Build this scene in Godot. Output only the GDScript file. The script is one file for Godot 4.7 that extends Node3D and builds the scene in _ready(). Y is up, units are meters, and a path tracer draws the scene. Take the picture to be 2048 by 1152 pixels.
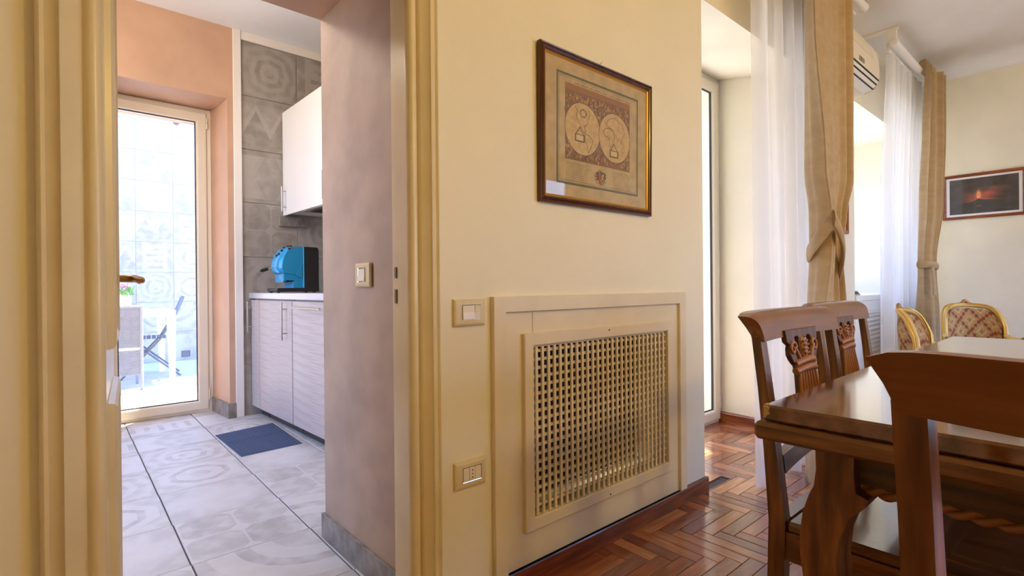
extends Node3D

var mats := {}
var taken := {}
var rng := RandomNumberGenerator.new()


class Shape:
	var v := PackedVector3Array()
	var n := PackedVector3Array()
	var u := PackedVector2Array()

	func tri(a: Vector3, b: Vector3, c: Vector3, na: Vector3, nb: Vector3, nc: Vector3, ua := Vector2.ZERO, ub := Vector2.ZERO, uc := Vector2.ZERO) -> void:
		if (b - a).cross(c - a).dot(na + nb + nc) > 0.0:
			v.append_array([a, c, b])
			n.append_array([na, nc, nb])
			u.append_array([ua, uc, ub])
		else:
			v.append_array([a, b, c])
			n.append_array([na, nb, nc])
			u.append_array([ua, ub, uc])

	func flat(a: Vector3, b: Vector3, c: Vector3, out: Vector3) -> void:
		var g := (b - a).cross(c - a).normalized()
		if g.dot(out) < 0.0:
			g = -g
		tri(a, b, c, g, g, g, Vector2(a.x + a.z, a.y), Vector2(b.x + b.z, b.y), Vector2(c.x + c.z, c.y))

	func quad(a: Vector3, b: Vector3, c: Vector3, d: Vector3, out: Vector3, uv := Rect2(0, 0, 1, 1)) -> void:
		var g := (c - a).cross(d - b).normalized()
		if g.dot(out) < 0.0:
			g = -g
		var p := uv.position
		var q := uv.end
		tri(a, b, c, g, g, g, p, Vector2(q.x, p.y), q)
		tri(a, c, d, g, g, g, p, q, Vector2(p.x, q.y))

	# a box with chamfered edges; t places it
	func box(lo: Vector3, hi: Vector3, bev := 0.0, t := Transform3D.IDENTITY) -> void:
		var c := (lo + hi) / 2.0
		var h := (hi - lo).abs() / 2.0
		var k: float = min(bev, h.x * 0.9, h.y * 0.9, h.z * 0.9)
		for ax in 3:
			var e := Vector3.ZERO
			e[ax] = 1.0
			var e1 := Vector3.ZERO
			e1[(ax + 1) % 3] = 1.0
			var e2 := Vector3.ZERO
			e2[(ax + 2) % 3] = 1.0
			var a1: float = h[(ax + 1) % 3] - k
			var a2: float = h[(ax + 2) % 3] - k
			for s in [-1.0, 1.0]:
				var m: Vector3 = c + e * float(h[ax] * s)
				quad(t * (m - e1 * a1 - e2 * a2), t * (m + e1 * a1 - e2 * a2), t * (m + e1 * a1 + e2 * a2), t * (m - e1 * a1 + e2 * a2), t.basis * (e * s))
			if k > 0.0:
				for s1 in [-1.0, 1.0]:
					for s2 in [-1.0, 1.0]:
						var l: Vector3 = e * float(h[ax] - k)
						var p: Vector3 = c + e1 * float(s1 * h[(ax + 1) % 3]) + e2 * float(s2 * a2)
						var q: Vector3 = c + e1 * float(s1 * a1) + e2 * float(s2 * h[(ax + 2) % 3])
						quad(t * (p - l), t * (p + l), t * (q + l), t * (q - l), t.basis * (e1 * s1 + e2 * s2))
		if k > 0.0:
			for sx in [-1.0, 1.0]:
				for sy in [-1.0, 1.0]:
					for sz in [-1.0, 1.0]:
						var w := Vector3(sx * h.x, sy * h.y, sz * h.z)
						flat(t * (c + w - Vector3(0, sy * k, sz * k)), t * (c + w - Vector3(sx * k, 0, sz * k)), t * (c + w - Vector3(sx * k, sy * k, 0)), t.basis * w)

	func put(axis: int, p: Vector2, a: float) -> Vector3:
		if axis == 0:
			return Vector3(a, p.y, p.x)
		if axis == 1:
			return Vector3(p.x, a, p.y)
		return Vector3(p.x, p.y, a)

	# polygon extruded along an axis: 0 x (points are z, y), 1 y (x, z), 2 z (x, y)
	func prism(pts: Array, axis: int, a0: float, a1: float, t := Transform3D.IDENTITY, bev := 0.0, smooth := false) -> void:
		var poly := PackedVector2Array(pts)
		if Geometry2D.is_polygon_clockwise(poly):
			poly.reverse()
		var count := poly.size()
		var inner := poly
		if bev > 0.0:
			var off := Geometry2D.offset_polygon(poly, -bev, Geometry2D.JOIN_MITER)
			if off.size() == 1 and off[0].size() == count:
				var o: PackedVector2Array = off[0]
				if Geometry2D.is_polygon_clockwise(o):
					o.reverse()
				var best := 0
				for i in count:
					if o[i].distance_to(poly[0]) < o[best].distance_to(poly[0]):
						best = i
				inner = PackedVector2Array()
				for i in count:
					inner.append(o[(best + i) % count])
			else:
				bev = 0.0
		var e := Vector3.ZERO
		e[axis] = signf(a1 - a0)
		var idx := Geometry2D.triangulate_polygon(inner)
		for s in [0, 1]:
			var a: float = a1 if s else a0
			var out: Vector3 = e if s else -e
			for i in range(0, idx.size(), 3):
				flat(t * put(axis, inner[idx[i]], a), t * put(axis, inner[idx[i + 1]], a), t * put(axis, inner[idx[i + 2]], a), t.basis * out)
		var b := bev * signf(a1 - a0)
		var nrm: Array[Vector2] = []
		for i in count:
			var d := poly[(i + 1) % count] - poly[i]
			nrm.append(Vector2(d.y, -d.x).normalized())
		for i in count:
			var j := (i + 1) % count
			var o3: Vector3 = t.basis * (put(axis, nrm[i], 0.0))
			if smooth:
				var ni := nrm[(i + count - 1) % count]
				var nj := nrm[j]
				var n0: Vector3 = t.basis * put(axis, (nrm[i] + ni).normalized() if nrm[i].dot(ni) > 0.6 else nrm[i], 0.0)
				var n1: Vector3 = t.basis * put(axis, (nrm[i] + nj).normalized() if nrm[i].dot(nj) > 0.6 else nrm[i], 0.0)
				var p0 := t * put(axis, poly[i], a0 + b)
				var p1 := t * put(axis, poly[j], a0 + b)
				var p2 := t * put(axis, poly[j], a1 - b)
				var p3 := t * put(axis, poly[i], a1 - b)
				tri(p0, p1, p2, n0, n1, n1)
				tri(p0, p2, p3, n0, n1, n0)
			else:
				quad(t * put(axis, poly[i], a0 + b), t * put(axis, poly[j], a0 + b), t * put(axis, poly[j], a1 - b), t * put(axis, poly[i], a1 - b), o3)
			if bev > 0.0:
				quad(t * put(axis, poly[i], a0 + b), t * put(axis, poly[j], a0 + b), t * put(axis, inner[j], a0), t * put(axis, inner[i], a0), o3 - t.basis * e)
				quad(t * put(axis, poly[i], a1 - b), t * put(axis, poly[j], a1 - b), t * put(axis, inner[j], a1), t * put(axis, inner[i], a1), o3 + t.basis * e)

	# rings of points, each ring the same length, joined by smooth strips
	func grid(rows: Array, closed := false, hint := Vector3.ZERO, mid := Vector3.INF) -> void:
		var r := rows.size()
		var c: int = rows[0].size()
		var nn := []
		for i in r:
			var line := []
			for j in c:
				var j0 := (j + c - 1) % c if closed else maxi(j - 1, 0)
				var j1 := (j + 1) % c if closed else mini(j + 1, c - 1)
				var du: Vector3 = rows[i][j1] - rows[i][j0]
				var dv: Vector3 = rows[mini(i + 1, r - 1)][j] - rows[maxi(i - 1, 0)][j]
				line.append(du.cross(dv).normalized())
			nn.append(line)
		# one sign for the whole sheet
		var sign_sum := 0.0
		for i in r:
			var ctr := Vector3.ZERO
			for j in c:
				ctr += rows[i][j]
			ctr /= float(c)
			for j in c:
				var h: Vector3 = hint if hint != Vector3.ZERO else (rows[i][j] - (ctr if mid == Vector3.INF else mid))
				sign_sum += h.normalized().dot(nn[i][j])
		var sg := 1.0 if sign_sum >= 0.0 else -1.0
		for i in r - 1:
			for j in (c if closed else c - 1):
				var k := (j + 1) % c
				var u0 := float(j) / c
				var u1 := float(j + 1) / c
				var v0 := float(i) / (r - 1)
				var v1 := float(i + 1) / (r - 1)
				tri(rows[i][j], rows[i][k], rows[i + 1][k], sg * nn[i][j], sg * nn[i][k], sg * nn[i + 1][k], Vector2(u0, v0), Vector2(u1, v0), Vector2(u1, v1))
				tri(rows[i][j], rows[i + 1][k], rows[i + 1][j], sg * nn[i][j], sg * nn[i + 1][k], sg * nn[i + 1][j], Vector2(u0, v0), Vector2(u1, v1), Vector2(u0, v1))

	func fan(ring: Array, out: Vector3) -> void:
		var ctr := Vector3.ZERO
		for p in ring:
			ctr += p
		ctr /= float(ring.size())
		for i in ring.size():
			flat(ctr, ring[i], ring[(i + 1) % ring.size()], out)

	# profile of Vector2(radius, height) turned round y, then placed by t
	func lathe(prof: Array, seg := 20, t := Transform3D.IDENTITY) -> void:
		var rows := []
		for p in prof:
			var ring := []
			for k in seg:
				var a := TAU * k / seg
				ring.append(t * Vector3(p.x * cos(a), p.y, p.x * sin(a)))
			rows.append(ring)
		grid(rows, true)
		fan(rows[0], t.basis * Vector3(0, prof[0].y - prof[1].y, 0))
		fan(rows[-1], t.basis * Vector3(0, prof[-1].y - prof[-2].y, 0))

	func tube(pts: Array, rad, seg := 8, flatten := 1.0) -> void:
		var rows := []
		var side := Vector3.ZERO
		for i in pts.size():
			var d: Vector3 = (pts[mini(i + 1, pts.size() - 1)] - pts[maxi(i - 1, 0)]).normalized()
			if side == Vector3.ZERO:
				side = d.cross(Vector3.UP if absf(d.y) < 0.9 else Vector3.RIGHT).normalized()
			side = (side - d * side.dot(d)).normalized()
			var up := d.cross(side)
			var r: float = rad[i] if rad is Array else rad
			var ring := []
			for k in seg:
				var a := TAU * k / seg
				ring.append(pts[i] + side * (r * cos(a)) + up * (r * flatten * sin(a)))
			rows.append(ring)
		grid(rows, true)
		fan(rows[0], pts[0] - pts[1])
		fan(rows[-1], pts[-1] - pts[-2])

	func ball(c: Vector3, r: Vector3, seg := 14, rings := 8) -> void:
		var rows := []
		for i in rings + 1:
			var th := PI * i / rings
			var ring := []
			for k in seg:
				var a := TAU * k / seg
				ring.append(c + Vector3(r.x * maxf(sin(th), 0.001) * cos(a), r.y * cos(th), r.z * maxf(sin(th), 0.001) * sin(a)))
			rows.append(ring)
		grid(rows, true, Vector3.ZERO, c)

	# mitred rectangular moulding: prof points are (inset from the outer edge, depth along z)
	func border(x0: float, y0: float, x1: float, y1: float, prof: Array, t := Transform3D.IDENTITY) -> void:
		for i in prof.size() - 1:
			var a: Vector2 = prof[i]
			var b: Vector2 = prof[i + 1]
			var ra := [Vector3(x0 + a.x, y0 + a.x, a.y), Vector3(x1 - a.x, y0 + a.x, a.y), Vector3(x1 - a.x, y1 - a.x, a.y), Vector3(x0 + a.x, y1 - a.x, a.y)]
			var rb := [Vector3(x0 + b.x, y0 + b.x, b.y), Vector3(x1 - b.x, y0 + b.x, b.y), Vector3(x1 - b.x, y1 - b.x, b.y), Vector3(x0 + b.x, y1 - b.x, b.y)]
			var outs := [Vector3.DOWN, Vector3.RIGHT, Vector3.UP, Vector3.LEFT]
			for k in 4:
				var j := (k + 1) % 4
				var o: Vector3 = outs[k] * (b.y - a.y) + Vector3(0, 0, 1) * (b.x - a.x)
				quad(t * ra[k], t * ra[j], t * rb[j], t * rb[k], t.basis * o)

	# a hanging strip of cloth with a little thickness
	func append_strip(pts: Array, wd: float) -> void:
		var rows := []
		for p in pts:
			rows.append([p + Vector3(-wd / 2, 0, -0.004), p + Vector3(-wd / 2, 0, 0.004), p + Vector3(0, 0, 0.012), p + Vector3(wd / 2, 0, 0.004), p + Vector3(wd / 2, 0, -0.004)])
		grid(rows, true)

	func mesh() -> ArrayMesh:
		var arr := []
		arr.resize(Mesh.ARRAY_MAX)
		arr[Mesh.ARRAY_VERTEX] = v
		arr[Mesh.ARRAY_NORMAL] = n
		arr[Mesh.ARRAY_TEX_UV] = u
		var m := ArrayMesh.new()
		m.add_surface_from_arrays(Mesh.PRIMITIVE_TRIANGLES, arr)
		return m


func numbered(called: String) -> String:
	var k: int = taken.get(called, 0)
	taken[called] = k + 1
	return called if k == 0 else "%s_%03d" % [called, k]


func part(called: String, s, mat: Material, parent: Node3D, label := "") -> MeshInstance3D:
	var o := MeshInstance3D.new()
	o.name = called
	o.mesh = s.mesh() if s is Shape else s
	o.material_override = mat
	if label:
		o.set_meta("label", label)
	parent.add_child(o, true)
	return o


func tag(o: Node3D, label: String, category: String, group := "") -> Node3D:
	o.set_meta("label", label)
	o.set_meta("category", category)
	if group:
		o.set_meta("group", group)
	return o


func thing(called: String, label: String, category: String, at := Vector3.ZERO, turn := 0.0, group := "") -> Node3D:
	var o := Node3D.new()
	o.name = numbered(called)
	add_child(o)
	o.position = at
	o.rotation.y = turn
	return tag(o, label, category, group)


func single(called: String, s: Shape, mat: Material, label: String, category: String, group := "") -> MeshInstance3D:
	var o := part(numbered(called), s, mat, self)
	tag(o, label, category, group)
	return o


func struct(called: String, s: Shape, mat: Material, label: String, category: String) -> MeshInstance3D:
	var o := part(called, s, mat, self)
	tag(o, label, category)
	o.set_meta("kind", "structure")
	return o


func copy_of(o: Node3D, label: String, group := "") -> Node3D:
	var c: Node3D = o.duplicate()
	c.name = numbered(String(o.name))
	add_child(c)
	c.set_meta("label", label)
	if group:
		c.set_meta("group", group)
	return c


func srgb(r: int, g: int, b: int) -> Color:
	return Color8(r, g, b)


func paint(c: Color, rough := 0.6, metal := 0.0, spec := 0.5) -> StandardMaterial3D:
	var m := StandardMaterial3D.new()
	m.albedo_color = c
	m.roughness = rough
	m.metallic = metal
	m.metallic_specular = spec
	return m


func noise_tex(freq: float, seed_: int, a: Color, b: Color, octaves := 4, size := 512, bump := false) -> NoiseTexture2D:
	var f := FastNoiseLite.new()
	f.noise_type = FastNoiseLite.TYPE_SIMPLEX_SMOOTH
	f.frequency = freq
	f.fractal_octaves = octaves
	f.seed = seed_
	var t := NoiseTexture2D.new()
	t.width = size
	t.height = size
	t.seamless = true
	t.noise = f
	if bump:
		t.as_normal_map = true
		t.bump_strength = 4.0
	else:
		var g := Gradient.new()
		g.set_color(0, a)
		g.set_color(1, b)
		t.color_ramp = g
	return t


# plaster or painted board: a colour with faint mottling and fine relief
func plaster(c: Color, vary := 0.05, rough := 0.6, scale := 0.6, seed_ := 1) -> StandardMaterial3D:
	var m := paint(c, rough)
	m.albedo_texture = noise_tex(0.012, seed_, Color(1, 1, 1).darkened(vary * 1.6), Color(1, 1, 1), 5, 256)
	m.uv1_triplanar = true
	m.uv1_world_triplanar = true
	m.uv1_scale = Vector3.ONE * scale
	return m


# wood: one grain picture stretched along an axis of the object
func wood(tex: Texture2D, tint: Color, axis: int, rough := 0.3, coat := 0.0, off := 0.0, along := 0.7, across := 6.0, world := false) -> StandardMaterial3D:
	var m := paint(tint, rough)
	m.albedo_texture = tex
	m.uv1_triplanar = true
	m.uv1_world_triplanar = world
	var s := Vector3.ONE * across
	s[axis] = along
	m.uv1_scale = s
	m.uv1_offset = Vector3(off, off * 1.7, off * 2.3)
	if coat > 0.0:
		m.clearcoat_enabled = true
		m.clearcoat = coat
		m.clearcoat_roughness = 0.08
	return m


func _ready() -> void:
	rng.seed = 7
	# --- camera
	var cam := Camera3D.new()
	cam.name = "camera"
	cam.position = Vector3(0, 1.0, 0)
	cam.rotation = Vector3(-0.0026, -0.712, -0.009)
	cam.fov = 58.716
	cam.near = 0.02
	cam.far = 200.0
	add_child(cam)
	cam.current = true
	# --- sky, sun, exposure
	var sky_mat := ProceduralSkyMaterial.new()
	sky_mat.sky_top_color = srgb(112, 158, 231)
	sky_mat.sky_horizon_color = srgb(200, 219, 245)
	sky_mat.ground_horizon_color = srgb(205, 205, 200)
	sky_mat.ground_bottom_color = srgb(150, 145, 138)
	sky_mat.sun_angle_max = 1.0
	var sky := Sky.new()
	sky.sky_material = sky_mat
	var env := Environment.new()
	env.background_mode = Environment.BG_SKY
	env.sky = sky
	env.background_energy_multiplier = 12.0
	env.tonemap_mode = Environment.TONE_MAPPER_LINEAR
	env.tonemap_exposure = 1.03
	env.sdfgi_enabled = true
	env.ssao_enabled = true
	env.ssil_enabled = true
	var we := WorldEnvironment.new()
	we.name = "world_environment"
	we.environment = env
	add_child(we)
	var sun := DirectionalLight3D.new()
	sun.name = "sun"
	sun.light_color = Color(1.0, 0.96, 0.88)
	sun.light_energy = 10.0
	sun.light_angular_distance = 0.6
	sun.shadow_enabled = true
	sun.basis = Basis.looking_at(Vector3(-0.68 * cos(1.16), -sin(1.16), 0.73 * cos(1.16)))
	sun.sky_mode = DirectionalLight3D.SKY_MODE_LIGHT_ONLY
	add_child(sun)

	make_materials()
	build_shell()
	build_floors()
	build_doorway()
	build_wall_fittings()
	build_living_windows()
	build_dining()
	build_armchairs()
	build_kitchen()
	build_terrace()
	build_unseen_lamps()


func grain_tex(seed_: int, a: Color, b: Color) -> NoiseTexture2D:
	return noise_tex(0.008, seed_, a, b, 6, 512)


func make_materials() -> void:
	var g1 := grain_tex(11, Color(0.42, 0.36, 0.33), Color(1, 1, 1))
	var g2 := grain_tex(23, Color(0.55, 0.5, 0.47), Color(1, 1, 1))
	var g3 := grain_tex(47, Color(0.74, 0.7, 0.67), Color(1, 1, 1))
	mats.grain_fine = g3
	mats.grain = g1
	mats.grain_soft = g2
	mats.cream = plaster(srgb(242, 235, 214), 0.012, 0.55, 0.6, 3)
	mats.far_cream = plaster(srgb(240, 234, 214), 0.03, 0.6, 0.6, 4)
	mats.ceiling = plaster(srgb(240, 238, 234), 0.02, 0.8, 0.6, 5)
	mats.kitchen_ceiling = plaster(srgb(248, 247, 246), 0.01, 0.8, 0.6, 5)
	mats.pink = plaster(srgb(208, 168, 138), 0.05, 0.6, 0.8, 6)
	mats.pink_passage = plaster(srgb(192, 162, 136), 0.08, 0.5, 1.2, 7)
	mats.trim_paint = plaster(srgb(238, 222, 184), 0.05, 0.28, 1.0, 8)
	mats.cover_paint = plaster(srgb(238, 224, 194), 0.03, 0.4, 1.0, 9)
	mats.white_trim = paint(srgb(240, 232, 222), 0.4)
	mats.pvc = paint(srgb(240, 232, 212), 0.3)
	mats.pvc_white = paint(srgb(246, 245, 240), 0.3)
	mats.dark = paint(srgb(28, 24, 20), 0.6)
	mats.rubber = paint(srgb(40, 40, 44), 0.5)
	mats.chrome = paint(srgb(215, 215, 215), 0.18, 1.0)
	mats.steel = paint(srgb(190, 186, 180), 0.3, 1.0)
	mats.bronze = paint(srgb(176, 140, 92), 0.28, 1.0)
	mats.old_metal = paint(srgb(110, 100, 78), 0.45, 1.0)
	mats.gold = paint(srgb(226, 178, 84), 0.28, 0.9)
	mats.plastic_cream = paint(srgb(222, 205, 160), 0.3)
	mats.plastic_white = paint(srgb(236, 226, 205), 0.3)
	mats.white = paint(srgb(245, 244, 242), 0.35)
	mats.base_wood = wood(g2, srgb(158, 78, 40), 0, 0.3, 0.3, 0.3, 0.8, 8.0, true)
	mats.base_wood_z = wood(g2, srgb(168, 86, 44), 2, 0.3, 0.3, 0.3, 0.8, 8.0, true)
	mats.carving_gold = paint(srgb(150, 96, 48), 0.35)
	mats.laminate = wood(noise_tex(0.008, 31, Color(0.88, 0.86, 0.85), Color(1, 1, 1), 6, 512), srgb(204, 192, 184), 2, 0.45, 0.0, 0.2, 0.6, 16.0)
	mats.carcass = paint(srgb(180, 170, 160), 0.6)
	mats.plinth = paint(srgb(70, 64, 60), 0.6)
	mats.alu = paint(srgb(226, 228, 232), 0.35, 0.6)
	mats.gloss_white = paint(srgb(246, 243, 240), 0.2)
	mats.rug = paint(srgb(66, 80, 108), 0.95)
	mats.blue = paint(srgb(30, 150, 205), 0.15)
	mats.black_plastic = paint(srgb(40, 37, 35), 0.4)
	mats.black_gloss = paint(srgb(34, 32, 31), 0.3)
	mats.glass_top = paint(srgb(200, 214, 226), 0.1)
	mats.wicker = paint(srgb(132, 138, 148), 0.7)
	mats.slate = paint(srgb(88, 96, 110), 0.6)
	mats.leaf = paint(srgb(92, 140, 62), 0.7)
	mats.petal = paint(srgb(190, 80, 120), 0.7)
	mats.awning = paint(srgb(104, 100, 98), 0.5)
	for p in PATTERNS:
		var tm := tile_material(p)
		mats["tile%d" % p] = tm
		var wm: StandardMaterial3D = tm.duplicate()
		wm.albedo_color = srgb(206, 198, 188)  # same tile tinted darker: the weaker light on the wall put into colour
		mats["shaded_wall_tile%d" % p] = wm
		var pm: StandardMaterial3D = tm.duplicate()
		pm.albedo_color = srgb(198, 196, 193)
		mats["pale_tile%d" % p] = pm
	mats.base_tile = plaster(srgb(160, 150, 140), 0.2, 0.45, 3.0, 12)
	mats.ac = paint(srgb(238, 228, 204), 0.35)
	var pane := StandardMaterial3D.new()
	pane.transparency = BaseMaterial3D.TRANSPARENCY_ALPHA
	pane.albedo_color = Color(1, 1, 1, 0.06)
	pane.roughness = 0.02
	mats.pane = pane
	var pglass := StandardMaterial3D.new()
	pglass.transparency = BaseMaterial3D.TRANSPARENCY_ALPHA
	pglass.albedo_color = Color(1, 1, 1, 0.02)
	pglass.roughness = 0.02
	mats.picture_glass = pglass


func slab(lo: Vector3, hi: Vector3) -> Shape:
	var s := Shape.new()
	s.box(lo, hi)
	return s


const ZA := -1.27
const TOP := 2.975


func build_shell() -> void:
	# living-room wall with the doorway and the two window niches (several blocks, one plastered wall)
	var s := Shape.new()
	s.box(Vector3(-1.8, 0, -1.36), Vector3(0.0, TOP + 0.2, ZA))
	s.box(Vector3(0.0, 2.08, -1.36), Vector3(0.77, TOP + 0.2, ZA))
	# round the cavity behind the radiator grille
	s.box(Vector3(0.77, 0, -1.36), Vector3(1.15, TOP + 0.2, ZA))
	s.box(Vector3(1.15, 0, -1.36), Vector3(2.0, 0.2, ZA))
	s.box(Vector3(1.15, 0.82, -1.36), Vector3(2.0, TOP + 0.2, ZA))
	s.box(Vector3(2.0, 0, -1.36), Vector3(2.318, TOP + 0.2, ZA))
	s.box(Vector3(0.95, 0, -2.06), Vector3(2.318, TOP + 0.2, -1.55))
	s.box(Vector3(0.95, 0, -1.55), Vector3(1.15, TOP + 0.2, -1.36))
	s.box(Vector3(2.0, 0, -1.55), Vector3(2.318, TOP + 0.2, -1.36))
	s.box(Vector3(1.15, 0.85, -1.55), Vector3(2.0, TOP + 0.2, -1.36))
	s.box(Vector3(2.0, 0, -2.33), Vector3(2.318, TOP + 0.2, -2.06))
	# over the balcony door, its soffit rising outwards
	s.prism([Vector2(ZA, 2.385), Vector2(-1.85, 2.5), Vector2(-2.33, 2.5), Vector2(-2.33, TOP + 0.2), Vector2(ZA, TOP + 0.2)], 0, 2.318, 3.61)
	s.prism([Vector2(3.59, ZA), Vector2(3.62, -1.87), Vector2(3.62, -2.33), Vector2(4.61, -2.33), Vector2(4.61, ZA)], 1, 0.0, TOP + 0.2)
	s.prism([Vector2(ZA, 2.42), Vector2(-1.85, 2.46), Vector2(-2.33, 2.46), Vector2(-2.33, TOP + 0.2), Vector2(ZA, TOP + 0.2)], 0, 4.61, 6.25)
	s.box(Vector3(4.61, 0, -2.33), Vector3(6.25, 0.86, -1.3))
	s.box(Vector3(6.25, 0, -2.33), Vector3(6.7, TOP + 0.2, ZA))
	struct("wall_front", s, mats.cream, "cream plaster wall with doorway, radiator panel and two window niches", "wall")
	s = slab(Vector3(6.508, 0, -1.35), Vector3(6.7, TOP + 0.2, 3.4))
	struct("wall_right", s, mats.far_cream, "pale cream end wall with the framed volcano picture", "wall")
	s = Shape.new()
	var edges := [-1.8, 3.4, 6.3, 6.7]
	for k in 3:
		if k % 2 == 0:
			s.box(Vector3(edges[k], 0, 3.2), Vector3(edges[k + 1], TOP + 0.2, 3.4))
		else:
			s.box(Vector3(edges[k], 2.7, 3.2), Vector3(edges[k + 1], TOP + 0.2, 3.4))
			s.box(Vector3(edges[k], 0, 3.2), Vector3(edges[k + 1], 0.1, 3.4))
	struct("wall_back", s, mats.cream, "cream wall behind the dining table", "wall")
	s = slab(Vector3(-1.8, 0, -1.27), Vector3(-1.6, TOP + 0.2, 3.3))
	struct("wall_left", s, mats.cream, "cream wall of the hall side", "wall")
	s = slab(Vector3(-1.8, TOP, -1.29), Vector3(6.7, TOP + 0.2, 3.4))
	struct("ceiling", s, mats.ceiling, "off-white ceiling of the dining room", "ceiling")
	# passage to the kitchen
	s = Shape.new()
	s.prism([Vector2(0.783, -1.36), Vector2(0.769, -2.05), Vector2(0.95, -2.06), Vector2(0.95, -1.36)], 1, 0, TOP + 0.2)
	struct("wall_passage", s, mats.pink_passage, "dusty pink plaster wall of the passage with a light switch", "wall")
	s = slab(Vector3(-0.2, 2.075, -2.05), Vector3(0.95, TOP + 0.1, -1.36))
	s.box(Vector3(-0.2, 0, -2.05), Vector3(-0.02, 2.075, -1.36))
	struct("wall_passage_lintel", s, mats.pink, "dusty pink lintel and jamb over the passage", "wall")
	# kitchen shell
	s = Shape.new()
	s.prism([Vector2(0.93, -4.43), Vector2(0.972, -4.43), Vector2(0.972, -4.462), Vector2(1.9, -4.462), Vector2(1.9, -5.35), Vector2(0.885, -5.35), Vector2(0.885, -4.85)], 1, 0, 3.23)
	s.box(Vector3(-1.4, 0, -5.35), Vector3(0.13, 3.23, -4.43))
	s.box(Vector3(0.13, 2.475, -5.35), Vector3(0.93, 3.23, -4.43))
	struct("wall_kitchen_back", s, mats.pink, "pink plaster kitchen wall round the glazed door recess", "wall")
	s = slab(Vector3(-1.6, 0, -5.35), Vector3(-1.4, 3.23, -4.3))
	s.box(Vector3(-1.6, 0, -2.2), Vector3(-1.4, 3.23, -1.36))
	s.box(Vector3(-1.6, 0, -4.3), Vector3(-1.4, 0.6, -2.2))
	s.box(Vector3(-1.6, 2.75, -4.3), Vector3(-1.4, 3.23, -2.2))
	struct("wall_kitchen_left", s, mats.pink, "pink kitchen side wall", "wall")
	s = Shape.new()
	s.prism([Vector2(1.69, -4.462), Vector2(1.835, -2.06), Vector2(2.1, -2.06), Vector2(2.1, -4.462)], 1, 0, 3.23)
	struct("wall_kitchen_right", s, paint(srgb(140, 132, 124), 0.5), "grey kitchen wall behind the units", "wall")
	s = slab(Vector3(-1.5, 0, -2.06), Vector3(-0.2, 3.23, -1.36))
	struct("wall_kitchen_front", s, mats.pink, "pink kitchen wall beside the passage", "wall")
	s = slab(Vector3(-1.5, 3.03, -4.6), Vector3(1.9, 3.23, -2.0))
	struct("ceiling_kitchen", s, mats.kitchen_ceiling, "white kitchen ceiling", "ceiling")


func clip_plank(x0: float, x1: float, z0: float, z1: float) -> Rect2:
	# the room, then the niche of the balcony door
	var r := Rect2(x0, z0, x1 - x0, z1 - z0)
	var room := Rect2(-1.6, -1.27, 8.108, 4.47)
	var niche := Rect2(2.318, -1.866, 1.28, 0.6)
	var a := r.intersection(room)
	var b := r.intersection(niche)
	if a.get_area() > 0.0 and b.get_area() > 0.0:
		return a.merge(b) if b.size.x >= r.size.x - 0.001 else a
	return a if a.get_area() > b.get_area() else b


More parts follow.
